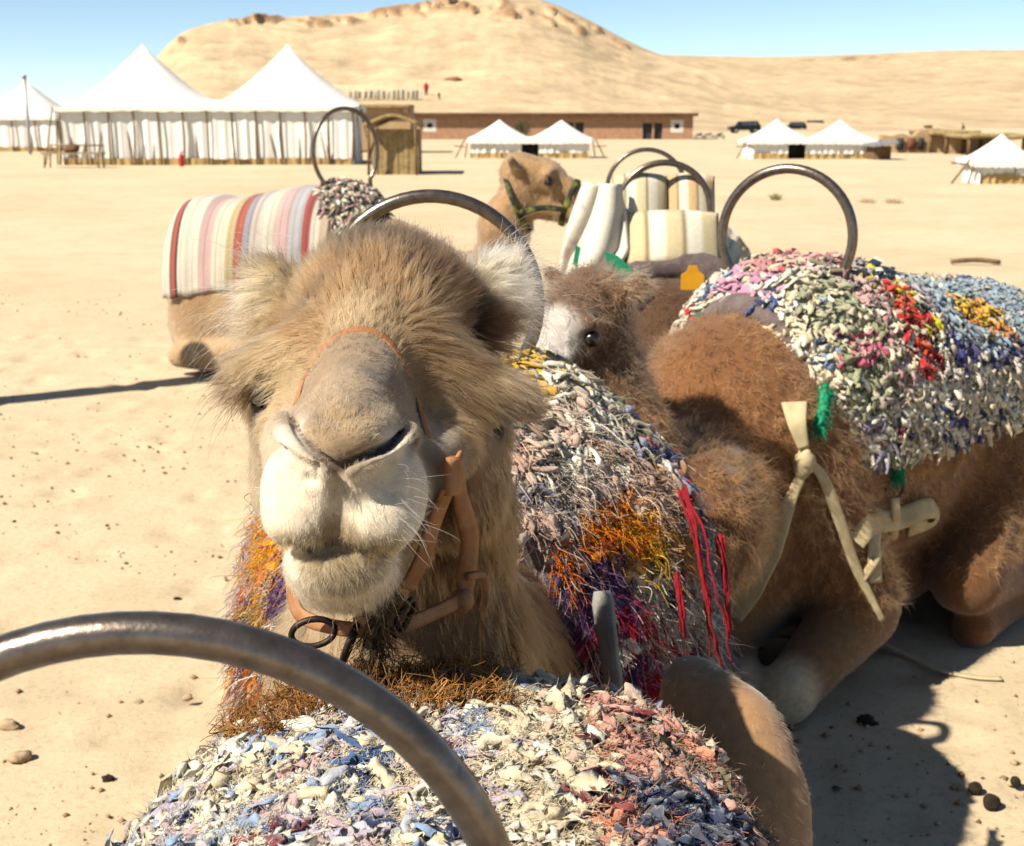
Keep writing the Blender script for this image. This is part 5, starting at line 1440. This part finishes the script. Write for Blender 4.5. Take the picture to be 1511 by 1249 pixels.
# ---------------- brown camel on the right
RZ = math.radians(-48); RLOC = (.98, 3.92, 0); RS = 1.12
def right_camel():
    root = empty('camel', RLOC, 'dark brown camel lying under the red, blue and sage rag rug with cream webbing straps', 'camel', 'camels resting on the sand')
    fd = Field(np.arange(-.45, 2.6, .019), np.arange(2.6, 5.5, .019), np.arange(-.03, 1.26, .019))
    W = frame(RLOC, RZ)
    lying_body(fd, W, RZ, hump=.98, withers=.74, s=RS, front=False, rump=.86)
    q = lambda *p: W(np.array(p) * RS)
    # forelegs folded under the chest, knee to the front
    fd.cone(q(.16, -.40, .60), P(1262, 880, 3.50), .17, .13, .07)
    fd.cone(P(1262, 905, 3.46), P(1165, 1018, 3.27), .115, .075, .03)
    fd.ell(P(1152, 1030, 3.25), (.078, .07, .078), .04)
    kn = P(1150, 1040, 3.27); el = P(1270, 960, 3.5)
    fd.chain([(kn[0], kn[1] + .03, .06), (el[0] - .06, el[1] + .04, .055), (el[0] - .10, el[1] + .20, .06)], [.06, .048, .06], .02)
    fd.cone(q(-.2, -.42, .58), q(-.27, -.24, .30), .16, .11, .06); fd.cone(q(-.27, -.22, .26), P(1090, 1010, 3.3), .10, .07, .03)
    fd.chain([P(1090, 1030, 3.3), q(-.26, -.3, .05)], [.06, .05], .02)
    # withers lump, then the neck swings to the side behind the other camel
    fd.ell(q(.0, -.44, .57), (.20, .22, .20), .08)
    nk = [q(0, -.52, .54), (.42, 3.05, .62), (.30, 2.98, .66), (.26, 3.02, .86), P(870, 470, 3.1)]
    fd.chain(nk, [.24, .19, .14, .105, .09], .06)
    fd.noise(.007, 16, 7)
    Mf, f, l, u = head_frame(P(862, 476, 3.06), math.radians(-40), math.radians(-26), 0)
    V, F = fd.mesh(); V = relax(V, F, 2, .5)
    # finer head
    fh = Field(np.arange(-.15, .52, .0065), np.arange(2.55, 3.35, .0065), np.arange(.75, 1.42, .0065))
    head_prims(fh, Mf, 1.0)
    fh.chain(nk[2:], [.13, .10, .085], .03)
    Vh, Fh = fh.mesh(); Vh = relax(Vh, Fh, 2, .5)
    V2 = np.vstack([V, Vh]); F2 = np.vstack([F, Fh + len(V)])
    N, area = vnormals(V2, F2)
    def colfn(p):
        base = np.array([.27, .13, .050])
        c = base * (1 + .5 * (fbm(p, 5, 4) - .5))[:, None]
        leg = smooth01(.36, .20, p[:, 2]) * (p[:, 1] < 3.62)
        c = c * (1 - leg[:, None] * .65) + np.array([.40, .26, .14]) * leg[:, None] * .65
        kp = np.linalg.norm(p - P(1140, 1030, 3.2), axis=1); w = smooth01(.17, .10, kp)[:, None]
        c = c * (1 - w) + np.array([.80, .66, .45]) * w
        hd = np.linalg.norm(p - P(866, 470, 3.05), axis=1); w = smooth01(.3, .2, hd)[:, None]
        c = c * (1 - w) + np.array([.21, .125, .07]) * w
        fw = smooth01(.09, .05, np.linalg.norm(p - Mf(np.array([.02, .14, .06])), axis=1))[:, None]
        c = c * (1 - fw) + np.array([.72, .66, .60]) * fw
        return c
    body = obj('body', V2, F2, M_SKIN, root, colfn(V2) * .8)
    for k in (-1, 1):
        b_, f_ = blob(Mf(np.array([.088 * k, .086, .020])), (.020,) * 3, 0, 0, 8, 12); obj('eye', b_, f_, M_EYE, root)
    fc = V2[F2].mean(1)
    comb = lambda p: np.tile((.3, .3, -1.), (len(p), 1))
    low = fc[:, 2] < .28
    fur_body(body, (V2, F2, N, area), (~low) & (fc[:, 1] < 4.6), 11000, 12, .027, .5, colfn, comb, .012, .0008, .9, .8, 'curly_fur')
    fur_body(body, (V2, F2, N, area), low & (fc[:, 1] < 4.2) & (fc[:, 2] > .02), 6000, 6, .008, .3, colfn, comb, .008, .0004, .3, .2, 'leg_fur')
    # ear fringe
    e = Mf(np.array([.12, -.08, .07]))
    strands('ear_hair', body, M_FUR, e + RNG.normal(0, .016, (160, 3)), np.tile(f * .6 + l * .8, (160, 1)), np.tile(l, (160, 1)), .035, .6, np.tile((.34, .22, .12), (160, 1)), 4, .005, .4, .0005, 4, .1, .2)
    return (V2, F2, N, area)
RIGHT = right_camel()

def right_rug():
    W = frame(RLOC, RZ)
    prof = [(-.46, .27, 1.08, .68, 0), (-.40, .33, 1.17, .66, 0), (-.18, .39, 1.21, .66, 0), (.05, .42, 1.18, .67, 0), (.25, .43, 1.11, .69, 0), (.45, .44, 1.10, .71, 0), (.7, .43, 1.09, .72, 0), (1.02, .41, 1.0, .72, 0)]
    G = arch_grid(W, prof, 60, 90, .86, .74, .99)
    # a valley between the front pad and the rear rug
    G[..., 2] += .02 * (fbm(G.reshape(-1, 3), 8, 14, 3).reshape(G.shape[:2]) - .5)
    rug = empty('rag_rug', (RLOC[0], RLOC[1], .6), 'rag rug with red patch, sage front and blue yellow-flowered rear on the dark brown camel', 'rug', 'shaggy saddle rugs')
    def colour(u, t, p):
        nz = fbm(p, 12, 5, 3); nz2 = fbm(p, 7, 25, 3); n = len(p)
        c = cellpick([WHITE, CREAM, (.60, .54, .46)], p, .05)
        U = u * 1.7 + .05 * (nz - .5); Tt = t + .12 * (nz2 - .5)
        def put(m, pal, w=None, pr=.93):
            m = m & (RNG.random(n) < pr); c[m] = cellpick(pal, p[m], .04, w, 5)
        put(U < .16, [WHITE, CREAM, (.62, .60, .50), PINK, SKYB, NAVY, (.58, .34, .46)], [5, 4, 2, .5, .4, .35, .4])
        put((U < .13) & (Tt > -.18) & (Tt < .02), [(.60, .32, .44), PINK, WHITE], [3, 1, 1])
        put((U < .16) & (Tt > .02) & (Tt < .12), [NAVY, (.06, .12, .35), WHITE], [2, 2, 2])
        put((U < .06) & (Tt > -.4) & (Tt < -.25), [NAVY, RED, (.03, .2, .12), WHITE])
        put((U > .07) & (U < .26) & (Tt > .18), [SAGE, (.44, .44, .30), (.30, .30, .20), CREAM], [4, 3, 2, 1])
        put((U > .10) & (U < .24) & (Tt > .50) & (Tt < .68), [(.62, .18, .24), (.55, .08, .10), PINK, CREAM], [3, 1, 2, 2], .75)
        put((U > .26) & (U < .31) & (Tt > .0), [PINK, (.50, .40, .36), WHITE, OLIVE], [2, 3, 2, 1])
        put((U > .31) & (U < .345) & (Tt > .05), [(.10, .08, .07), OLIVE, (.3, .2, .2)])
        put((U > .31) & (U < .36) & (Tt > .2), [(.50, .36, .34), (.42, .28, .28), CREAM])
        put((U > .37) & (U < .53) & (Tt > .30) & (Tt < .78 - .5 * (U - .37)), [RED, (.62, .10, .03), (.62, .05, .05)], [4, 2, 3])
        put((U > .48) & (U < .53) & (Tt > .25) & (Tt < .66), [(.03, .03, .02), (.55, .50, .02), (.6, .15, .04)], [3, 2, 1])
        put((U > .36) & (U < .50) & (Tt > .22) & (Tt < .31), [(.03, .03, .02), (.55, .50, .02)], [2, 1.3])
        put((U > .36) & (U < .60) & (Tt > -.1) & (Tt < .22), [(.40, .38, .38), WHITE, (.52, .46, .42), (.25, .22, .22)], [2, 3, 2, 1])
        put((U > .16) & (U < .55) & (np.abs(Tt + .05) < .12), [(.60, .28, .30), PINK, (.50, .12, .14), (.60, .44, .34)], [2, 3, 1, 2])
        put((U > .60) & (Tt > .06) & (Tt < .70), [(.30, .38, .46), (.40, .47, .50), (.36, .42, .44), (.22, .29, .38)], [3, 3, 2, 1])
        put((np.abs(U - .605) < .015) & (Tt > -.1) & (Tt < .75), [(.06, .07, .26), LILAC])
        put((np.abs(Tt - .70) < .035) & (U > .58), [(.06, .07, .26), (.10, .08, .22)])
        put((np.abs(Tt - .05) < .03) & (U > .62), [(.10, .12, .30), CREAM])
        fl = np.hypot((U - .90) / .12, (Tt - .42) / .12)
        put(fl < 1.25, [(.62, .24, .08)]); put(fl < 1.0, [YEL, (.70, .50, .04)])
        put((U > .60) & (Tt < .02), [(.64, .50, .32), (.62, .40, .26), WHITE, (.45, .50, .48)], [4, 1, 1, .6])
        put((Tt > .86) & (U > .3), [WHITE, (.10, .09, .25), CREAM, NAVY], [3, 1.4, 2, .7])
        put((Tt > .86) & (U < .3), [WHITE, (.3, .28, .36), SAGE, MAROON], [3, 2, 1, .4])
        return c
    nu, nt = G.shape[:2]
    uu, tt = np.meshgrid(np.linspace(0, 1, nu), np.linspace(-1, 1, nt), indexing='ij')
    sheet_solid(G, .025, 'backing', M_WEAVE, rug, colour(uu.ravel(), tt.ravel(), G.reshape(-1, 3)) * .95)
    p, n, du, dt, u, t = on_grid(G, 12000)
    dn = dt * np.sign(t + .02)[:, None]
    fine = u > .58
    L = np.where(fine, .026, .046); wd = np.where(fine, .014, .019)
    tufts('rag_tufts', rug, M_RAG, p, n, dn + RNG.normal(0, .3, p.shape), L, wd, .42, colour(u, t, p), 6, .28, .45, .10, .3, .28)
    # hanging ends along the lower edge
    k = RNG.integers(3, 57, 260); b = G[k, 88]
    tufts('fringe', rug, M_RAG, b, np.tile(W((1, 0, 0)) - W((0, 0, 0)), (260, 1)), np.tile((.05, 0, -1.), (260, 1)), .055, .013, .25, colour(k / 59., np.full(260, .95), b), 5, .4, .4, .15, .25)
    # felt horseshoe pad under the front edge, and its underside
    for off, r in ((.0, .045), (.07, .05)):
        g = catmull([W((x, -.43 + off, z)) for x, z in ((-.255, .68), (-.25, .80), (-.20, .95), (-.10, 1.05), (0, 1.085), (.10, 1.05), (.20, .95), (.25, .80), (.255, .68))], 5)
        V, F = tube(g, r, 12, True, .06); obj('felt_pad', V, F, M_FELT, rug)
    # cream binding under the side
    return rug, G
RRUG, RG = right_rug()
saddle(P(1160, 349, 3.75), .192, RZ + .35, 'saddle with shiny round steel hoop on the red and sage rag rug', tr=.0145)

def straps_right():
    bv = BVHTree.FromPolygons([tuple(v) for v in RIGHT[0]], [tuple(q) for q in RIGHT[1]])
    def ch(u, v, Y, lift=.022):
        h = bv.ray_cast(Vector((0, 0, CAM_H)), Vector(ray(u, v)).normalized())
        if h[0] is None: return P(u, v, Y)
        d = nrm(ray(u, v)); return np.array(h[0]) - d * lift
    s = empty('webbing_strap', PG(1290, 1000), 'cream webbing girth strap knotted at the chest of the dark brown camel', 'strap')
    free_strap('upper_loop', s, M_WEB, [ch(1172, 594, 3.43, .035), ch(1176, 625, 3.37, .06), ch(1186, 662, 3.345, .04)], [(-.1, -1, .2)] * 3, np.linspace(.07, .03, 17))
    V, F = blob(ch(1186, 684, 3.335), (.030, .026, .042), 4, .45, 9, 12, 2.2); obj('knot', V, F, M_WEB, s)
    free_strap('left_tail', s, M_WEB, [ch(1182, 702, 3.335), ch(1160, 750, 3.31), ch(1132, 812, 3.29), ch(1108, 862, 3.30), ch(1085, 915, 3.34)], [(-.2, -1, .1), (-.3, -1, .05), (-.4, -1, 0), (-.4, -1, 0), (-.4, -1, 0)], np.interp(np.linspace(0, 1, 33), [0, .15, .5, .8, 1], [.028, .03, .078, .075, .035]))
    free_strap('right_tail', s, M_WEB, [ch(1192, 680, 3.33), ch(1214, 705, 3.31), ch(1236, 760, 3.29), ch(1262, 835, 3.27), ch(1284, 880, 3.275), ch(1302, 916, 3.28)], [(0, -1, .2), (.1, -1, .1), (.1, -1, .1), (.2, -1, .1), (.4, -1, 0), (.5, -.8, 0)], np.interp(np.linspace(0, 1, 41), [0, .3, .6, 1], [.022, .034, .030, .018]))
    b = empty('webbing_bundle', PG(1330, 1000), 'rolled cream webbing bundle hanging from an iron ring on the dark brown flank', 'strap')
    free_strap('roll', b, M_WEB, [ch(1262, 800, 3.53), ch(1285, 775, 3.50), ch(1325, 766, 3.46, .05), ch(1362, 752, 3.43, .09), ch(1378, 752, 3.46, .08), ch(1374, 768, 3.48, .05), ch(1340, 782, 3.47, .03)], [(-.2, -1, .3), (0, -1, .3), (.1, -1, .4), (.3, -.9, .3), (1, -.1, .1), (.4, -.9, -.2), (.1, -1, -.2)], np.interp(np.linspace(0, 1, 49), [0, .3, .6, 1], [.055, .065, .062, .05]), .006)
    free_strap('wrap', b, M_WEB, [ch(1320, 735, 3.46, .06), ch(1322, 760, 3.43, .085), ch(1318, 795, 3.45, .05)], [(0, -1, .1)] * 3, .026, .006)
    free_strap('tail', b, M_WEB, [ch(1312, 790, 3.46), ch(1296, 820, 3.42), ch(1272, 855, 3.36)], [(-.2, -1, .1)] * 3, .024)
    free_strap('back_loop', b, M_WEB, [ch(1300, 752, 3.52), ch(1290, 800, 3.5), ch(1292, 860, 3.46)], [(.2, -1, .1)] * 3, .04)
    V, F = tube(ring_path(ch(1320, 722, 3.48), .030, (.9, .4, 0)), .004, 8); obj('ring', V, F, M_IRON, b)
    # green cords
    for (u0, v0, u1, v1, Y0, Y1, lab) in [(1216, 570, 1208, 632, 3.43, 3.38, 'green wool cord tied beside the chest knot of the dark brown camel'), (1326, 655, 1322, 708, 3.55, 3.49, 'green wool cord holding the iron ring under the sage rug')]:
        p = catmull([ch(u0, v0, Y0), ch((u0 + u1) / 2 + 3, (v0 + v1) / 2, (Y0 + Y1) / 2 - .01), ch(u1, v1, Y1)], 8)
        V, F = tube(p, np.interp(np.linspace(0, 1, len(p)), [0, .3, .8, 1], [.009, .014, .012, .006]), 10, True, .35)
        co_ = tag(obj('cord', V, F, M_GREEN), lab, 'cord')
        q = np.repeat(p, 14, 0) + RNG.normal(0, .008, (len(p) * 14, 3))
        strands('wool', co_, M_YARN, q, RNG.normal(0, 1, q.shape), np.tile((0, 0, -1.), (len(q), 1)), .02, .35, np.tile((.02, .38, .22), (len(q), 1)), 3, .004, .2, .001, 5, .3, .5, kind='stuff')
    # strap end trailing over the sand
    g = [PG(1300, 948, .03), PG(1340, 968, .02), PG(1390, 990, .015), PG(1440, 1000, .012), PG(1478, 1002, .012)]
    V, F = band(catmull(g, 8), np.tile((.1, 0, 1), (33, 1)), .026, .004)
    tag(obj('webbing_strap', V, F, M_WEB), 'loose end of cream webbing trailing across the sand under the brown flank', 'strap')
straps_right()

# ---------------- camel with the cream blanket, behind
MZ = math.radians(-8); MLOC = (.70, 5.55, 0)
def mid_camel():
    root = empty('camel', MLOC, 'dark camel lying behind, wearing the cream patchwork blanket and a yellow tag', 'camel', 'camels resting on the sand')
    fd = Field(np.arange(-.35, 1.5, .024), np.arange(3.7, 6.8, .024), np.arange(-.03, 1.3, .024))
    W = frame(MLOC, MZ)
    lying_body(fd, W, MZ, hump=1.08, withers=.98, s=1.03)
    fd.ell(W((0, -.52, .76)), (.23, .24, .24), .08)
    fd.chain([W((0, -.62, .66)), W((-.1, -.9, .5)), W((-.3, -1.15, .42)), W((-.45, -1.3, .42))], [.24, .18, .13, .1], .06)
    V, F = fd.mesh(); V = relax(V, F, 2, .5)
    N, area = vnormals(V, F)
    Mf, f, l, u = head_frame(W((-.5, -1.36, .42)), math.radians(-40), math.radians(-8))
    fh = Field(np.arange(-.4, .5, .012), np.arange(3.6, 4.6, .012), np.arange(.1, .75, .012))
    head_prims(fh, Mf, 1.0)
    Vh, Fh = fh.mesh(); Vh = relax(Vh, Fh, 1, .5)
    V2 = np.vstack([V, Vh]); F2 = np.vstack([F, Fh + len(V)]); N, area = vnormals(V2, F2)
    cf = lambda p: np.array([.13, .066, .028]) * (1 + .5 * (fbm(p, 6, 7) - .5))[:, None]
    body = obj('body', V2, F2, M_SKIN, root, cf(V2) * .85)
    fc = V2[F2].mean(1)
    fur_body(body, (V2, F2, N, area), (fc[:, 1] < 5.5) & (fc[:, 2] > .3), 6000, 7, .022, .5, cf, lambda p: np.tile((.2, 0, -1.), (len(p), 1)), .016, .0008, .5, .5, 'curly_fur')
    # blanket
    prof = [(-.30, .30, 1.12, .72, 0), (-.22, .34, 1.19, .66, 0), (.0, .37, 1.22, .62, 0), (.3, .40, 1.2, .6, 0), (.6, .38, 1.12, .6, 0)]
    G = arch_grid(W, prof, 40, 80, .85, .62, .98)
    # the front face of the stuffed pad, standing up under the handle
    b = empty('patchwork_blanket', (MLOC[0], MLOC[1], .6), 'cream blanket of striped and stitched squares on the dark camel behind', 'blanket')
    def colour(u, t):
        k = np.floor((t + 1) * 9 + .3 * np.floor(u * 5)).astype(int); r = np.floor(u * 5).astype(int)
        pal = np.array([(.66, .58, .38), (.74, .70, .58), (.70, .66, .52), (.62, .42, .22), (.72, .68, .56), (.68, .60, .42), (.28, .22, .12)])
        c = pal[(k * 5 + r * 3) % 7]
        edge = (np.abs(((t + 1) * 9 + .3 * r) % 1 - .5) > .44); c[edge] = (.55, .50, .36)
        return c
    uu, tt = np.meshgrid(np.linspace(0, 1, 120), np.linspace(-1, 1, 240), indexing='ij')
    Gi = np.stack([np.stack([np.interp(np.linspace(0, 79, 240), np.arange(80), row[:, k]) for k in range(3)], -1) for row in G], 0)
    Gi = np.stack([np.stack([np.interp(np.linspace(0, 39, 120), np.arange(40), Gi[:, j, k]) for k in range(3)], -1) for j in range(240)], 1)
    Gi[..., 2] += .006 * np.sin((tt + 1) * 9 * 2 * math.pi) * (1 - np.abs(tt))
    sheet_solid(Gi, .03, 'cloth', M_WEAVE, b, colour(uu.ravel(), tt.ravel()))
    # upright stuffed front pads showing under the handle
    for j, (u0, u1, v0, v1, Y, c1, c2) in enumerate([(905, 990, 262, 395, 5.12, (.66, .58, .40), (.76, .72, .60)), (985, 1062, 262, 388, 5.14, (.60, .44, .26), (.74, .68, .54)), (925, 1068, 318, 395, 5.02, (.64, .55, .36), (.78, .74, .62))]):
        a0, a1 = P(u0, v1, Y), P(u1, v0, Y)
        nx, nz = 24, 12
        X, Z = np.meshgrid(np.linspace(0, 1, nx), np.linspace(0, 1, nz), indexing='ij')
        bul = (np.sin(X * math.pi) ** .5) * (np.sin(Z * math.pi) ** .5)
        Gp = np.stack([a0[0] + (a1[0] - a0[0]) * X, Y - .035 * bul + .10 * Z + .03 * (1 - np.sin(X * math.pi)), a0[2] + (a1[2] - a0[2]) * Z + .015 * np.sin(X * math.pi)], -1)
        st = np.where(((X * 5).astype(int) % 2)[..., None] == 0, np.array(c1), np.array(c2))
        st = np.where((((X * 5) % 1) < .12)[..., None], np.array((.30, .24, .13)), st)
        sheet_solid(Gp[:, ::-1], .05, 'pad', M_WEAVE, b, st[:, ::-1])
    # dark felt horseshoe and tag
    g = catmull([W((x, -.48, z)) for x, z in ((-.27, .70), (-.26, .85), (-.18, 1.0), (0, 1.06), (.18, 1.0), (.26, .85), (.27, .70))], 6)
    V, F = tube(g, .07, 12, True, .08); obj('felt_pad', V, F, M_FELT, b)
    mt = mat_noise('yellow_plastic_tag', (.70, .36, .02), (.78, .44, .04), 20, .45, 0)
    c = P(1022, 412, 4.78); k = .001 * 4.78 / 1.9
    V = np.array([(-17, 0, -16), (17, 0, -16), (17, 0, 6), (8, 0, 12), (6, 0, 20), (-6, 0, 20), (-8, 0, 12), (-17, 0, 6)]) * k
    V = np.vstack([V, V + (0, .006, 0)]) + c
    n = 8; Fq = [tuple(range(n)), tuple(range(2 * n - 1, n - 1, -1))] + [(i + n, (i + 1) % n + n, (i + 1) % n, i) for i in range(n)]
    tag(obj('tag', V, Fq, mt, None, None, False), 'yellow plastic tag on the dark shaggy neck below the cream blanket', 'tag')
    # white side bag with pink embroidery and a green flap
    bg_ = empty('saddle_bag', P(870, 440, 5.0), 'white embroidered saddle bag with green flap on the side of the cream blanket', 'bag')
    us = np.linspace(0, 1, 26); vs2 = np.linspace(0, 1, 26); Uu, Vv = np.meshgrid(us, vs2, indexing='ij')
    left = np.interp(Vv, [0, .3, .7, 1], [866, 850, 828, 822]); right = np.interp(Vv, [0, .3, .7, 1], [915, 925, 930, 905])
    yy = 272 + Vv * 140
    B = np.array([[P(left[i, j] + (right[i, j] - left[i, j]) * us[i], yy[i, j], 5.22 - .03 * math.sin(us[i] * math.pi) - .10 * us[i] - .03 * math.sin(us[i] * 11 + vs2[j] * 3) - .06 * vs2[j]) for j in range(26)] for i in range(26)])
    nz = fbm(B.reshape(-1, 3), 26, 31, 3)
    bc = np.tile((.74, .70, .60), (676, 1)); bc[(nz > .55) & (Uu.ravel() < .4) & (Vv.ravel() < .8)] = (.68, .50, .48)
    sheet_solid(B[:, ::-1], .02, 'cloth', M_WEAVE, bg_, bc.reshape(26, 26, 3)[:, ::-1])
    for (q, nm) in (([(892, 372), (912, 378), (936, 400), (930, 440), (902, 420)], 'green_flap'), ([(850, 362), (857, 366), (852, 395), (845, 390)], 'green_ribbon')):
        V = np.array([P(u, v, 4.85) for u, v in q]); n = len(V); V = np.vstack([V, V + (0, .012, 0)])
        Fq = [tuple(range(n)), tuple(range(2 * n - 1, n - 1, -1))] + [(i + n, (i + 1) % n + n, (i + 1) % n, i) for i in range(n)]
        obj(nm, V, Fq, M_GREEN, bg_, None, False)
    h1 = P(980, 300, 5.2); h2 = P(953, 290, 6.0)
    saddle((h1[0], 5.2, 1.262), .182, -.05, 'saddle with two steel hoops over the cream patchwork blanket', second=((h2[0], 6.0, 1.30), .178, -.05, 1.0, 0.0, (-30, 210)))
mid_camel()

# ---------------- camel in profile, far left
LZ = math.radians(74); LLOC = (-1.24, 8.35, 0)
def left_camel():
    root = empty('camel', LLOC, 'sandy camel lying in profile with striped blanket and green webbing halter', 'camel', 'camels resting on the sand')
    fd = Field(np.arange(-2.6, .6, .026), np.arange(6.6, 9.3, .026), np.arange(-.03, 1.35, .026))
    W = frame(LLOC, LZ)
    lying_body(fd, W, LZ, hump=1.12, s=1.05, rump=.98)
    fd.ell(W((0, .82, .32)), (.26, .36, .34), .08)
    nk = [W((0, -.55, .72)), W((0, -.95, .58)), P(735, 400, 7.25), P(745, 335, 7.1), P(768, 285, 7.05)]
    fd.chain(nk, [.26, .20, .15, .135, .11], .06)
    V, F = fd.mesh(); V = relax(V, F, 2, .5)
    Mf, f, l, u = head_frame(P(783, 268, 7.05), math.radians(80), math.radians(-14))
    fh = Field(np.arange(-.22, .75, .011), np.arange(6.7, 7.4, .011), np.arange(.75, 1.55, .011))
    head_prims(fh, Mf, 1.26); fh.chain(nk[3:], [.13, .105], .04)
    Vh, Fh = fh.mesh(); Vh = relax(Vh, Fh, 1, .5)
    V2 = np.vstack([V, Vh]); F2 = np.vstack([F, Fh + len(V)]); N, area = vnormals(V2, F2)
    def cf(p):
        c = np.array([.44, .29, .155]) * (1 + .5 * (fbm(p, 7, 17) - .5))[:, None]
        w = smooth01(.55, .2, p[:, 2])[:, None] * (p[:, :1] < -1.6); return c * (1 - .5 * w) + np.array([.58, .43, .27]) * .5 * w
    body = obj('body', V2, F2, M_SKIN, root, cf(V2) * .9)
    for k in (-1, 1):
        b_, f_ = blob(Mf(np.array([.092 * k, .088, .024]) * 1.26), (.024,) * 3, 0, 0, 8, 12); obj('eye', b_, f_, M_EYE, root)
    fc = V2[F2].mean(1)
    fur_body(body, (V2, F2, N, area), (fc[:, 2] > .1), 5500, 7, .024, .4, cf, lambda p: np.tile((-.3, 0, -1.), (len(p), 1)), .02, .001, .5, .4, 'coat')
    # striped blanket
    prof = [(-.20, .36, 1.16, .60, 0), (.0, .39, 1.22, .57, 0), (.3, .42, 1.17, .52, 0), (.55, .43, 1.12, .52, 0), (.75, .42, 1.15, .48, 0), (.88, .40, 1.12, .46, 0), (.95, .36, 1.02, .46, 0)]
    G = arch_grid(W, prof, 160, 70, .75, .80, .98)
    G += (.05 * (fbm(G.reshape(-1, 3), 4, 44, 3) - .5)).reshape(160, 70, 1) * np.array([0, 1, .5])
    b = empty('striped_blanket', (LLOC[0], LLOC[1], .5), 'white blanket with red, pink and grey stripes on the camel lying in profile', 'blanket')
    u = np.linspace(0, 1, 160)
    sp = [(0, .05, (.62, .52, .40)), (.05, .10, (.70, .66, .58)), (.10, .14, (.46, .15, .14)), (.14, .22, (.52, .51, .53)), (.22, .29, (.60, .46, .44)), (.29, .38, (.70, .66, .56)), (.38, .44, (.62, .56, .50)), (.44, .48, (.36, .37, .42)), (.48, .53, (.47, .17, .13)), (.53, .58, (.55, .46, .28)), (.58, .67, (.72, .68, .56)), (.67, .74, (.62, .46, .44)), (.74, .88, (.72, .68, .58)), (.89, .92, (.46, .15, .12)), (.925, 1.01, (.70, .64, .54))]
    st = np.zeros((160, 3))
    for a, c, k in sp: st[(u >= a) & (u < c)] = k
    st[(u * 27 % 1) < .16] *= .72; st[(u * 41 % 1) < .14] *= np.array((.95, .82, .84))
    G[..., 2] += .012 * np.sin(u * 60)[:, None] * .5
    sheet_solid(G, .03, 'cloth', M_WEAVE, b, np.repeat(st[:, None], 70, 1) * .88)
    # shaggy pad under the handle
    pad = empty('rag_pad', W((0, -.32, 1.0)), 'small grey and pink rag pad under the thin hoop on the striped blanket', 'pad')
    Gp = arch_grid(W, [(-.42, .2, 1.12, .8, 0), (-.3, .28, 1.23, .8, 0), (-.12, .3, 1.25, .82, 0)], 14, 30, .85, .66)
    sheet_solid(Gp, .04, 'backing', M_FELT, pad)
    p, n, du, dt, uu, t = on_grid(Gp, 900)
    tufts('rag_tufts', pad, M_RAG, p, n, dt * np.sign(t)[:, None], .05, .02, .5, pick([WHITE, (.12, .1, .09), PINK, (.4, .36, .3), CREAM], len(p), [3, 2, 1, 2, 2]), 4, .4)
    saddle(W((0, -.20, 1.42)), .235, LZ - .62, 'saddle with thin dark steel hoop over the striped blanket', ry_=1.12, tr=.014)
    # green webbing halter on the profile head
    h = empty('halter', P(800, 320, 7.7), 'green and black webbing halter on the camel in profile', 'halter')
    mg = mat_noise('green_black_webbing', (.03, .035, .03), (.26, .27, .06), 14, .8, .4, 120, .003, lo=.5, hi=.62)
    m = lambda a, b_, c: Mf(np.array([a, b_, c]) * 1.26)
    def loop(f0, u0, fr, rr, ru, tilt, w):
        a = np.radians(np.linspace(0, 360, 33)); c = m(0, f0, u0)
        pts = np.array([Mf(np.array([math.cos(x) * rr, f0 + math.sin(x) * tilt, u0 + math.sin(x) * ru]) * 1.26) for x in a])
        V, F = band(pts, pts - c, w, .006); return V, F
    V, F = loop(.185, -.045, 0, .085, .100, .01, .032); obj('nose_band', V, F, mg, h)
    V, F = loop(-.03, -.095, 0, .118, .105, -.08, .030); obj('throat_band', V, F, mg, h)
    for k in (-1, 1):
        p = catmull([m(.088 * k, .185, -.07), m(.098 * k, .09, -.085), m(.112 * k, -.0, -.13)], 6)
        V, F = band(p, np.tile(l * k, (len(p), 1)), .03, .006); obj('cheek_band', V, F, mg, h)
left_camel()
